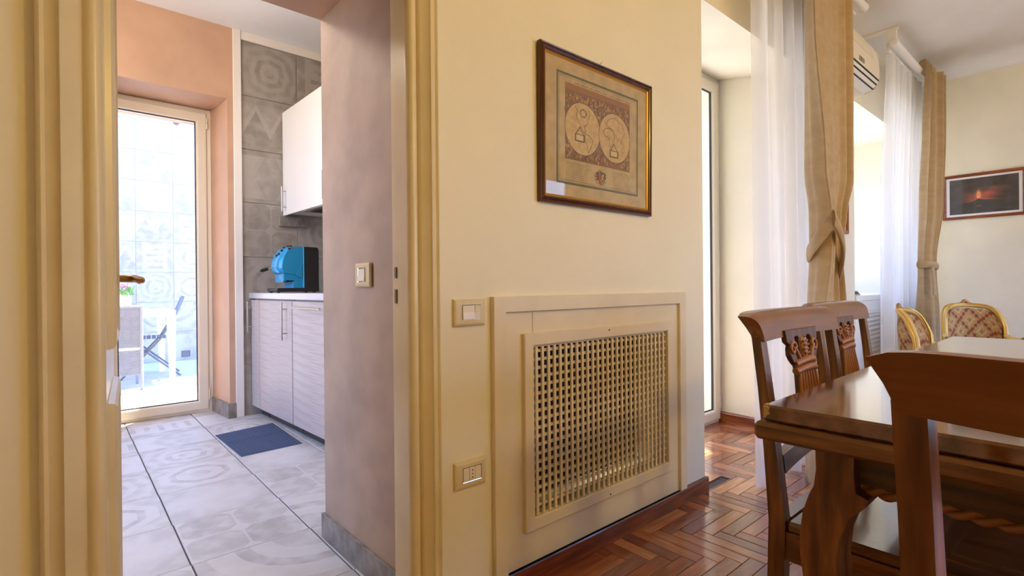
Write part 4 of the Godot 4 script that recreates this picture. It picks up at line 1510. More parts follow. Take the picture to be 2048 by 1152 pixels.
	part("cone", s, mats.carving, sp)
	return t


func build_dining() -> void:
	var g: Texture2D = mats.grain
	mats.walnut_v = wood(g, srgb(160, 104, 56), 1, 0.34, 0.35, 0.2, 0.9, 7.0)
	mats.walnut_x = wood(g, srgb(156, 100, 54), 0, 0.34, 0.35, 0.5, 0.9, 7.0)
	mats.walnut_z = wood(g, srgb(158, 100, 54), 2, 0.34, 0.35, 0.7, 0.9, 7.0)
	mats.walnut_x_gloss = wood(mats.grain_fine, srgb(146, 94, 54), 0, 0.36, 0.25, 0.1, 0.9, 7.0)
	mats.walnut_seat = wood(mats.grain_soft, srgb(132, 88, 56), 2, 0.16, 0.7, 0.3, 0.9, 6.0)
	mats.walnut_dark = wood(mats.grain_soft, srgb(118, 72, 45), 1, 0.45, 0.1, 0.4)
	mats.carving = paint(srgb(158, 104, 68), 0.4)
	mats.table_top = wood(mats.grain_soft, srgb(136, 88, 54), 0, 0.12, 1.0, 0.9, 0.6, 4.0)
	mats.table_edge = wood(g, srgb(146, 96, 50), 2, 0.34, 0.3, 0.25, 0.8, 8.0)
	mats.apron_wood = wood(g, srgb(116, 78, 38), 2, 0.4, 0.2, 0.6, 0.7, 10.0)
	var c := make_chair()
	c.position = Vector3(1.461, 0, -0.281)
	var c2 := copy_of(c, "dark walnut dining chair second along the table side, before the beige drape")
	c2.position = Vector3(2.07, 0, -0.36)
	var c3 := copy_of(c, "dark walnut dining chair at the table end, seen from behind, closest of all")
	c3.position = Vector3(0.857, 0, 0.147)
	c3.rotation.y = PI / 2 - 0.17

	var t := thing("dining_table", "dark glossy walnut draw-leaf dining table with a chipped corner", "table", Vector3(0.96, 0, -0.412))
	var L := 1.79
	var W := 0.9
	var s := Shape.new()
	s.box(Vector3(0, 0.751, 0), Vector3(L, 0.78, W), 0.004)
	part("tabletop", s, mats.table_top, t)
	s = Shape.new()
	s.box(Vector3(-0.012, 0.718, -0.012), Vector3(L + 0.012, 0.7495, W + 0.012), 0.006)
	part("leaf", s, mats.table_edge, t)
	s = Shape.new()
	s.prism([Vector2(0.002, 0.778), Vector2(0.008, 0.7785), Vector2(0.013, 0.775), Vector2(0.011, 0.77), Vector2(0.014, 0.765), Vector2(0.008, 0.761), Vector2(0.005, 0.756), Vector2(0.002, 0.757)], 0, -0.0012, 0.002, Transform3D.IDENTITY, 0.0006)
	s.prism([Vector2(0.003, 0.002), Vector2(0.016, 0.003), Vector2(0.012, 0.008), Vector2(0.008, 0.009), Vector2(0.003, 0.014)], 1, 0.778, 0.7808)
	part("chip", s, paint(srgb(196, 160, 104), 0.9), t, "bare chipped corner")
	# apron with a twisted rope moulding below
	var ap := Node3D.new()
	ap.name = "apron"
	t.add_child(ap)
	for q in [[Vector3(0.12, 0.635, 0.1), Vector3(0.14, 0.718, W - 0.1)], [Vector3(L - 0.14, 0.635, 0.1), Vector3(L - 0.12, 0.718, W - 0.1)]]:
		s = Shape.new()
		s.box(q[0], q[1], 0.002)
		part("board", s, mats.apron_wood, ap)
	for q in [[Vector3(0.12, 0.635, 0.1), Vector3(L - 0.12, 0.718, 0.12)], [Vector3(0.12, 0.635, W - 0.12), Vector3(L - 0.12, 0.718, W - 0.1)]]:
		s = Shape.new()
		s.box(q[0], q[1], 0.002)
		part("board", s, wood(g, srgb(116, 78, 38), 0, 0.4, 0.2, 0.6, 0.7, 10.0), ap)
	for e in [[Vector3(0.128, 0.628, 0.11), Vector3(0.128, 0.628, W - 0.11)], [Vector3(0.14, 0.628, 0.112), Vector3(L - 0.14, 0.628, 0.112)], [Vector3(L - 0.13, 0.628, 0.11), Vector3(L - 0.13, 0.628, W - 0.11)]]:
		s = Shape.new()
		var a: Vector3 = e[0]
		var b: Vector3 = e[1]
		var d := (b - a).normalized()
		var side := d.cross(Vector3.UP)
		var n := int(a.distance_to(b) / 0.006)
		for ph in 2:
			var pts := []
			for i in n + 1:
				var w := TAU * (i * 0.006) / 0.062 + PI * ph
				pts.append(a.lerp(b, float(i) / n) + (Vector3.UP * sin(w) + side * cos(w)) * 0.0062)
			s.tube(pts, 0.0072, 7)
		part("rope_moulding", s, mats.carving_gold, ap)
	# scrolled legs: broad at the top, a knee swelling outwards
	var prof := [Vector2(0.05, 0.717), Vector2(0.052, 0.655), Vector2(0.047, 0.625), Vector2(0.034, 0.603), Vector2(0.02, 0.57), Vector2(0.012, 0.53), Vector2(0.012, 0.49), Vector2(0.022, 0.43), Vector2(0.042, 0.36), Vector2(0.066, 0.28), Vector2(0.075, 0.2), Vector2(0.066, 0.12), Vector2(0.04, 0.05), Vector2(0.03, 0.0), Vector2(0.12, 0.0), Vector2(0.135, 0.08), Vector2(0.14, 0.2), Vector2(0.13, 0.3), Vector2(0.115, 0.38), Vector2(0.102, 0.44), Vector2(0.098, 0.49), Vector2(0.105, 0.54), Vector2(0.125, 0.58), Vector2(0.158, 0.605), Vector2(0.166, 0.622), Vector2(0.14, 0.628), Vector2(0.136, 0.66), Vector2(0.138, 0.717)]
	for sx in [0, 1]:
		for sz in [0, 1]:
			s = Shape.new()
			var pp := []
			for p in prof:
				var q: float = 0.03 + (p.x - 0.012) * 0.72
				pp.append(Vector2(q if sz == 0 else W - q, p.y))
			s.prism(pp, 0, 0.088 if sx == 0 else L - 0.088, 0.168 if sx == 0 else L - 0.168, Transform3D.IDENTITY, 0.0075, true)
			part("leg", s, mats.walnut_v, t)
	s = Shape.new()
	s.box(Vector3(0.12, 0.12, W / 2 - 0.05), Vector3(L - 0.12, 0.16, W / 2 + 0.05), 0.01)
	s.box(Vector3(0.16, 0.12, 0.1), Vector3(0.21, 0.16, W - 0.1), 0.01)
	s.box(Vector3(L - 0.16, 0.12, 0.1), Vector3(L - 0.1, 0.16, W - 0.1), 0.01)
	part("stretcher", s, mats.walnut_x, t)


func damask() -> ImageTexture:
	var w := 160
	var h := 200
	var im := Image.create(w, h, false, Image.FORMAT_RGB8)
	var f := FastNoiseLite.new()
	f.frequency = 0.05
	f.seed = 14
	for y in h:
		for x in w:
			var u := float(x) / w
			var v := float(y) / h
			var c := srgb(150, 82, 62)
			var best := 9.0
			for q in [Vector2(0.5, 0.5), Vector2(0, 0), Vector2(1, 0), Vector2(0, 1), Vector2(1, 1)]:
				var d := absf(u - q.x) / 0.44 + absf(v - q.y) / 0.47
				best = minf(best, d + 0.1 * sin(atan2((v - q.y), (u - q.x)) * 10.0))
			if best < 0.93:
				c = srgb(188, 156, 110)
				if best > 0.3 and best < 0.52 and f.get_noise_2d(x, y) > -0.05:
					c = srgb(220, 196, 150)
				elif best < 0.24 and f.get_noise_2d(x * 1.5, y * 1.5) > 0.0:
					c = srgb(156, 92, 66)
			elif best < 0.98:
				c = srgb(176, 128, 92)
			im.set_pixel(x, y, c.darkened(0.06 * (x % 2) + 0.04 * float(y % 3 == 0)))
	return ImageTexture.create_from_image(im)


func build_armchairs() -> void:
	var cloth_m := paint(Color(1, 1, 1), 0.85)
	cloth_m.albedo_texture = damask()
	cloth_m.uv1_scale = Vector3(3.0, 2.1, 1)
	var frame_m := paint(srgb(228, 200, 132), 0.35)
	var gilt: Material = mats.gold
	# faces +z
	var t := thing("armchair", "cream and gilt armchair seen from the side, beyond the table by the sheer", "armchair", Vector3.ZERO, 0.0, "cream and gilt armchairs")
	var R := 0.212
	var span := 1.12
	var top := func(f: float) -> float: return 0.825 - 0.035 * pow(absf(f), 2.0) - 0.13 * pow(absf(f), 6.0)
	var at := func(f: float, y: float, r: float) -> Vector3:
		var a := f * span
		return Vector3(r * sin(a), y, -0.02 - r * cos(a) * 0.86 - 0.1 * (y - 0.42))
	# carved frame: up one side, over the crest, down the other
	var line := []
	for i in 6:
		line.append(at.call(-1.0, 0.42 + (top.call(-1.0) - 0.02 - 0.42) * i / 6.0, R))
	for i in 25:
		var f := -1.0 + 2.0 * i / 24.0
		line.append(at.call(f, top.call(f), R))
	for i in 6:
		line.append(at.call(1.0, 0.42 + (top.call(1.0) - 0.02 - 0.42) * (5 - i) / 6.0, R))
	var s := Shape.new()
	s.tube(line, 0.019, 10, 0.8)
	part("back_frame", s, frame_m, t)
	for off in [0.016, -0.014]:
		s = Shape.new()
		var edge := []
		for i in line.size():
			var p: Vector3 = line[i]
			var o: Vector3 = Vector3(p.x, 0, p.z + 0.02).normalized() * float(off)
			edge.append(p + o + Vector3(0, 0.012 * (1.0 if i > 5 and i < line.size() - 6 else 0.0), 0))
		s.tube(edge, 0.006, 6)
		part("gilt_edge", s, gilt, t)
	s = Shape.new()
	for k in 9:
		var f := (k - 4) * 0.032
		s.ball(at.call(f, top.call(f) + 0.022 + 0.012 * cos(k * 0.8 - 3.2), R + 0.004), Vector3(0.013, 0.012, 0.012), 8, 6)
	part("crest_carving", s, mats.bronze, t)
	# upholstered shell, both faces
	for r in [R - 0.016, R + 0.012]:
		var rows := []
		for i in 11:
			var row := []
			for j in 21:
				var f := -0.94 + 1.88 * j / 20.0
				var yt: float = top.call(f) - 0.022
				var v := i / 10.0
				var puff := 0.016 * sin(v * PI) * cos(f * PI / 2.0)
				row.append(at.call(f, yt + (0.44 - yt) * v, r + (puff if r > R else -puff)))
			rows.append(row)
		s = Shape.new()
		s.grid(rows, false, Vector3(0, 0, 1) if r < R else Vector3(0, 0, -1))
		part("back_upholstery", s, cloth_m, t)
	s = Shape.new()
	var ring := []
	for i in 7:
		var row := []
		for j in 24:
			var a := TAU * j / 24.0
			var q: float = [0.96, 1.0, 1.0, 0.97, 0.85, 0.5, 0.02][i]
			var y: float = [0.36, 0.38, 0.42, 0.44, 0.455, 0.465, 0.468][i]
			var p := Vector2(cos(a), sin(a))
			var sq: float = pow(pow(absf(p.x), 4.0) + pow(absf(p.y), 4.0), -0.25)
			row.append(Vector3(0.208 * q * p.x * sq, y, 0.03 + 0.25 * q * p.y * sq))
		ring.append(row)
	s.grid(ring, true)
	part("seat_cushion", s, cloth_m, t)
	s = Shape.new()
	s.box(Vector3(-0.222, 0.31, -0.22), Vector3(0.222, 0.37, 0.29), 0.02)
	part("seat_frame", s, frame_m, t)
	for sx in [-1.0, 1.0]:
		s = Shape.new()
		var e: Vector3 = at.call(sx, 0.6, R)
		s.tube([e, e + Vector3(sx * 0.01, -0.02, 0.05), Vector3(sx * 0.232, 0.575, 0.0), Vector3(sx * 0.232, 0.572, 0.17), Vector3(sx * 0.25, 0.555, 0.215), Vector3(sx * 0.238, 0.47, 0.18), Vector3(sx * 0.228, 0.36, 0.15)], [0.02, 0.019, 0.017, 0.018, 0.021, 0.017, 0.018], 10)
		part("arm", s, frame_m, t)
		s = Shape.new()
		s.ball(Vector3(sx * 0.233, 0.592, 0.075), Vector3(0.027, 0.018, 0.1), 12, 8)
		part("arm_pad", s, cloth_m, t)
		for sz in [-0.19, 0.25]:
			s = Shape.new()
			s.tube([Vector3(sx * 0.205, 0.34, sz), Vector3(sx * 0.232, 0.28, sz * 1.06), Vector3(sx * 0.21, 0.14, sz), Vector3(sx * 0.205, 0.05, sz), Vector3(sx * 0.215, 0.0, sz * 1.06)], [0.03, 0.027, 0.018, 0.014, 0.019], 10)
			part("leg", s, frame_m, t)
	t.position = Vector3(4.1, 0, -0.635)
	var b := copy_of(t, "cream and gilt armchair with red damask back facing the table before the end wall")
	b.position = Vector3(5.05, 0, -0.575)
	b.rotation.y = -0.98


func bar_handle(root: Node3D, x: float, a: Vector2, b: Vector2, vertical: bool) -> void:
	# a = (z, y) of one end, b of the other; stands off towards -x
	var h := Node3D.new()
	h.name = "handle"
	root.add_child(h, true)
	var s := Shape.new()
	s.tube([Vector3(x - 0.034, a.y, a.x), Vector3(x - 0.034, b.y, b.x)], 0.006, 10)
	part("bar", s, mats.steel, h)
	for f in [0.18, 0.82]:
		var p := a.lerp(b, f)
		s = Shape.new()
		s.tube([Vector3(x - 0.034, p.y, p.x), Vector3(x, p.y, p.x)], 0.005, 8)
		part("post", s, mats.steel, h)


func build_kitchen() -> void:
	# tiled end wall: big printed tiles on a bed, framed by white trims
	var bed := slab(Vector3(1.028, 0.0, -4.46), Vector3(1.69, 2.964, -4.446))
	var wt := struct("wall_kitchen_tiled", bed, paint(srgb(120, 112, 104), 0.8), "grey patterned tile wall beside the kitchen units", "wall")
	var ys := [-0.02, 0.405, 0.831, 1.256, 1.687, 2.109, 2.533, 2.962]
	var order := [7, 6, 5, 0, 3, 2, 1, 0]
	for i in 7:
		for c in 2:
			var x0: float = [1.03, 1.456][c]
			var x1: float = [1.455, 1.69][c]
			var y0 := maxf(0.0, ys[i])
			var h: float = ys[i + 1] - y0 - 0.0015
			var w := x1 - x0 - 0.001
			var ts := tile_shape(w, h, 0.008, Rect2(0, 0, w / 0.425, h / 0.43))
			var tm: StandardMaterial3D = mats["shaded_wall_tile%d" % order[(i + c * 3) % 8]]
			var o := part("tile", ts, tm, wt)
			o.transform = Transform3D(Basis(Vector3.RIGHT, PI / 2), Vector3((x0 + x1) / 2, y0 + h / 2, -4.438))
	var s := Shape.new()
	s.box(Vector3(0.972, 0, -4.45), Vector3(1.029, 3.03, -4.418), 0.003)
	struct("trim_2", s, mats.white_trim, "white vertical edge trim between pink wall and tiles", "trim")
	s = Shape.new()
	s.box(Vector3(1.029, 2.964, -4.46), Vector3(1.69, 3.03, -4.425), 0.003)
	struct("trim_3", s, mats.white_trim, "white strip under the kitchen ceiling above the tiles", "trim")
	# grey tile skirting of the recess
	s = Shape.new()
	s.prism([Vector2(0.915, -4.417), Vector2(0.972, -4.417), Vector2(0.972, -4.44), Vector2(0.93, -4.43), Vector2(0.892, -4.81), Vector2(0.877, -4.81)], 1, 0, 0.115)
	struct("baseboard_kitchen", s, mats.base_tile, "grey tile skirting at the corner of the glazed door recess", "baseboard")

	# glazed kitchen door
	var d := thing("door_3", "cream framed glazed door to the sunny terrace", "glass door", Vector3(0, 0, -4.83))
	d.set_meta("kind", "structure")
	casement(d, 0.155, 0.89, 0.0, 2.472, 1, mats.pvc, 0.1)
	s = Shape.new()
	s.box(Vector3(0.23, 1.0, 0.026), Vector3(0.255, 1.15, 0.034), 0.003)
	s.tube([Vector3(0.242, 1.1, 0.03), Vector3(0.242, 1.1, 0.07), Vector3(0.25, 1.0, 0.075)], 0.009, 8)
	part("handle", s, mats.white, d)

	var kw := thing("window_3", "unseen white casement window in the kitchen side wall, lighting the units", "window", Vector3(-1.5, 0, -3.25), PI / 2)  # out of view, placed to light the units and the floor
	kw.set_meta("kind", "structure")
	casement(kw, -1.05, 1.05, 0.6, 2.75, 2, mats.pvc_white, 0.1)
	# units: built square, then turned a little as they stand
	var fix := func(o: Node3D) -> void:
		o.position = Vector3(1.087, 0, -4.436)
		o.rotation.y = 0.0593
	var grain: StandardMaterial3D = mats.laminate
	# doors [z0, z1], local x = 0 is their front
	var units := [["pull_out_unit", 0.005, 0.185, "narrow wood-effect pull-out unit at the tiled wall", "v0"], ["base_cabinet", 0.19, 0.832, "wood-effect base cabinet with one tall door and upright bar handle", "v1"], ["dishwasher_unit", 0.84, 1.44, "wood-effect appliance front with a horizontal bar handle", "h"], ["base_cabinet", 1.445, 2.3, "wood-effect base cabinet half hidden by the passage wall", "v1"]]
	for q in units:
		var t := thing(q[0], q[3], "kitchen cabinet", Vector3.ZERO, 0.0, "wood-effect base units")
		fix.call(t)
		s = Shape.new()
		s.box(Vector3(0.022, 0.08, maxf(q[1], 0.04)), Vector3(0.56, 0.925, q[2] - 0.001))
		part("body", s, mats.carcass, t)
		s = Shape.new()
		s.box(Vector3(0.07, 0.0, maxf(q[1], 0.012)), Vector3(0.085, 0.08, q[2] - 0.001))
		part("plinth", s, mats.plinth, t)
		var dr := Node3D.new()
		dr.name = "door"
		t.add_child(dr)
		s = Shape.new()
		s.box(Vector3(0, 0.078, q[1] + 0.001), Vector3(0.02, 0.915, q[2] - 0.002), 0.0015)
		part("front", s, grain, dr)
		if q[4] == "v0":
			bar_handle(dr, 0.0, Vector2(q[1] + 0.02, 0.66), Vector2(q[1] + 0.02, 0.9), true)
		elif q[4] == "v1":
			bar_handle(dr, 0.0, Vector2(q[2] - 0.09, 0.645), Vector2(q[2] - 0.09, 0.905), true)
		else:
			bar_handle(dr, 0.0, Vector2(q[1] + 0.09, 0.875), Vector2(q[2] - 0.09, 0.875), false)
	var wt2 := thing("worktop", "white worktop with an aluminium front edge over the base units", "worktop")
	fix.call(wt2)
	s = Shape.new()
	s.prism([Vector2(0, 0), Vector2(0.585, 0.036), Vector2(0.585, 2.3), Vector2(0, 2.3)], 1, 0.927, 0.968, Transform3D.IDENTITY, 0.002)
	part("top", s, paint(srgb(196, 190, 182), 0.35), wt2)
	s = Shape.new()
	s.box(Vector3(-0.016, 0.926, 0.0), Vector3(0.0, 0.97, 2.3), 0.003)
	part("front_edge", s, mats.alu, wt2)

	# wall cabinets
	for k in 2:
		var t := thing("wall_cabinet", ["white wall cabinet above the coffee machine", "white wall cabinet over the hood, mostly behind the passage wall"][k], "kitchen cabinet", Vector3.ZERO, 0.0, "white wall cabinets")
		t.position = Vector3(1.337, 0, -4.436)
		t.rotation.y = 0.045
		var z0: float = [0.003, 0.783][k]
		var z1: float = [0.778, 1.38][k]
		s = Shape.new()
		s.box(Vector3(0.021, 1.62, z0), Vector3(0.33, 2.448, z1), 0.001)
		part("body", s, mats.white, t)
		var dr := Node3D.new()
		dr.name = "door"
		t.add_child(dr)
		s = Shape.new()
		s.box(Vector3(0, 1.602, z0 + 0.001), Vector3(0.019, 2.45, z1 - 0.002), 0.0015)
		part("front", s, mats.gloss_white, dr)
		bar_handle(dr, 0.0, Vector2(z0 + 0.07, 1.628), Vector2(z0 + 0.07, 1.83), true)
	var hood := thing("cooker_hood", "slim extractor hood set under the wall cabinets", "cooker hood")
	hood.position = Vector3(1.337, 0, -4.436)
	hood.rotation.y = 0.045
	s = Shape.new()
	s.box(Vector3(0.01, 1.592, 0.4), Vector3(0.33, 1.62, 1.1), 0.003)
	part("body", s, mats.steel, hood)
	s = Shape.new()
	s.box(Vector3(0.05, 1.588, 0.45), Vector3(0.3, 1.593, 1.05))
	part("filter", s, mats.dark, hood)
	s = Shape.new()
	s.box(Vector3(1.303, 1.515, -4.438), Vector3(1.525, 1.597, -4.41), 0.002)
	single("tile_ledge", s, mats.base_tile, "short grey tile strip fixed under the wall cabinet", "tile strip")
	# tap at the far right of the worktop
	var tap := thing("tap", "small chrome tap just showing past the passage wall", "tap", Vector3(1.5, 0.968, -3.62))
	s = Shape.new()
	s.lathe([Vector2(0.024, 0), Vector2(0.022, 0.02), Vector2(0.016, 0.03), Vector2(0.016, 0.1), Vector2(0.018, 0.12)], 14)
	s.tube([Vector3(0, 0.1, 0), Vector3(-0.01, 0.17, 0), Vector3(-0.05, 0.2, 0), Vector3(-0.1, 0.18, 0), Vector3(-0.115, 0.14, 0)], 0.009, 10)
	part("spout", s, mats.chrome, tap)
	s = Shape.new()
	s.tube([Vector3(0, 0.12, 0), Vector3(-0.02, 0.135, -0.05)], 0.006, 8)
	part("lever", s, mats.chrome, tap)
	# rug: ribbed, frayed at the short ends, one fold lifted
	var rows := []
	for i in 41:
		var f := i / 40.0
		var line := []
		for j in 57:
			var g := j / 56.0
			var a := Vector3(0.742, 0, -3.984).lerp(Vector3(1.133, 0, -4.059), g)
			var b := Vector3(0.762, 0, -3.367).lerp(Vector3(1.127, 0, -3.389), g)
			var p := a.lerp(b, f)
			p.y = 0.005 + 0.0016 * sin(j * 1.9) + 0.007 * exp(-pow((f - 0.42) / 0.06, 2.0)) * (1.0 - g * 0.4)
			if i == 40 or i == 0:
				p.y = 0.001
				p.z += 0.004 * (j % 2)
			if j == 0 or j == 56:
				p.y = 0.001
			line.append(p)
		rows.append(line)
	s = Shape.new()
	s.grid(rows, false, Vector3.UP)
	single("rug", s, mats.rug, "small dark blue ribbed rug on the grey kitchen tiles", "rug")
	build_coffee_machine()


func build_coffee_machine() -> void:
	# its front (spout) points to -x; the side in view faces +z
	var t := thing("coffee_machine", "turquoise blue and black coffee machine on the worktop", "coffee machine", Vector3(1.13, 0.969, -4.02), 0.06)
	var blue: Material = mats.blue
	var z0 := -0.1
	var z1 := 0.11
	var s := Shape.new()
	s.prism([Vector2(0.0, 0.012), Vector2(-0.004, 0.025), Vector2(0.002, 0.036), Vector2(0.16, 0.036), Vector2(0.305, 0.036), Vector2(0.305, 0.008), Vector2(0.02, 0.008)], 2, z0, z1, Transform3D.IDENTITY, 0.004)
	for x in [0.015, 0.28]:
		for z in [z0 + 0.03, z1 - 0.03]:
			s.lathe([Vector2(0.012, 0), Vector2(0.012, 0.009)], 10, Transform3D(Basis.IDENTITY, Vector3(x, 0, z)))
	part("drip_tray", s, mats.black_plastic, t)
	s = Shape.new()
	s.prism([Vector2(0.195, 0.03), Vector2(0.195, 0.345), Vector2(0.292, 0.343), Vector2(0.303, 0.335), Vector2(0.306, 0.32), Vector2(0.306, 0.012), Vector2(0.195, 0.012)], 2, z0 + 0.004, z1 - 0.003, Transform3D.IDENTITY, 0.006, true)
	part("tank", s, mats.black_gloss, t)
	# column and arm
	s = Shape.new()
	s.prism([Vector2(0.118, 0.036), Vector2(0.118, 0.085), Vector2(0.128, 0.093), Vector2(0.05, 0.093), Vector2(0.05, 0.16), Vector2(0.196, 0.16), Vector2(0.196, 0.036)], 2, z0 + 0.02, z1 - 0.012, Transform3D.IDENTITY, 0.004)
	s.box(Vector3(0.186, 0.036, z0 + 0.002), Vector3(0.196, 0.346, z1), 0.002)
	part("column", s, blue, t)
	# rounded head
	var rows := []
	var prof := [Vector2(0.184, 0.348), Vector2(0.13, 0.35), Vector2(0.09, 0.343), Vector2(0.055, 0.318), Vector2(0.03, 0.28), Vector2(0.014, 0.24), Vector2(0.007, 0.2), Vector2(0.01, 0.165), Vector2(0.022, 0.145), Vector2(0.05, 0.135), Vector2(0.1, 0.13), Vector2(0.15, 0.122), Vector2(0.184, 0.118)]
	for i in 13:
		var f := -1.0 + 2.0 * i / 12.0
		var k := 1.0 - pow(absf(f), 4.0) * 0.16
		var line := []
		for p in prof:
			var c := Vector2(0.184, 0.235)
			var q: Vector2 = c + (p - c) * Vector2(k, 0.5 + 0.5 * k)
			line.append(Vector3(q.x, q.y, lerpf(z0 + 0.006, z1 - 0.004, (f + 1.0) / 2.0)))
		rows.append(line)
	s = Shape.new()
	s.grid(rows, true)
	s.fan(rows[0], Vector3.FORWARD)
	s.fan(rows[-1], Vector3.BACK)
	part("head", s, blue, t)
	s = Shape.new()
	s.prism([Vector2(0.178, 0.215), Vector2(0.178, 0.112), Vector2(0.135, 0.124)], 2, z1 - 0.005, z1 + 0.001)
	part("side_flap", s, blue, t)
	s = Shape.new()
	for p in [Vector3(0.095, 0.342, 0.06), Vector3(0.108, 0.345, 0.075), Vector3(0.078, 0.333, 0.03), Vector3(0.05, 0.312, 0.06), Vector3(0.034, 0.286, 0.05), Vector3(0.028, 0.276, 0.02), Vector3(0.09, 0.325, 0.098)]:
		s.ball(p, Vector3(0.011, 0.01, 0.011), 10, 6)
	part("button", s, mats.dark, t)
	s = Shape.new()
	s.ball(Vector3(0.108, 0.332, 0.1), Vector3(0.011, 0.009, 0.008), 10, 6)
	part("red_button", s, paint(srgb(150, 30, 20), 0.3), t, "red button")  # red by its colour only, no glow
	s = Shape.new()
	s.lathe([Vector2(0.014, 0.0), Vector2(0.016, 0.02), Vector2(0.016, 0.045)], 12, Transform3D(Basis.IDENTITY, Vector3(0.06, 0.09, 0.03)))
	part("brew_group", s, mats.gold, t)
	s = Shape.new()
	s.prism([Vector2(0.046, 0.078), Vector2(0.072, 0.078), Vector2(0.072, 0.145), Vector2(0.044, 0.145)], 2, z0 + 0.03, z1 - 0.028, Transform3D.IDENTITY, 0.003)
	part("spout_housing", s, blue, t)
	s = Shape.new()
	s.tube([Vector3(0.012, 0.19, 0.0), Vector3(-0.03, 0.178, 0.0)], 0.004, 8)
	part("lever_rod", s, mats.chrome, t)
	s = Shape.new()
	s.tube([Vector3(-0.028, 0.179, 0.0), Vector3(-0.04, 0.174, 0.0), Vector3(-0.07, 0.165, 0.0), Vector3(-0.082, 0.162, 0.0)], [0.008, 0.012, 0.0125, 0.006], 10)
	part("lever_grip", s, mats.dark, t)


func wicker_panel(s: Shape, o: Vector3, u: Vector3, v: Vector3, nu: int, nv: int) -> void:
	for i in nu:
		var a := o + u * ((i + 0.5) / nu)
		s.tube([a, a + v], 0.0045, 4)
	for j in nv:
		var b := o + v * ((j + 0.5) / nv) + u.cross(v).normalized() * 0.004
		s.tube([b, b + u], 0.0045, 4)


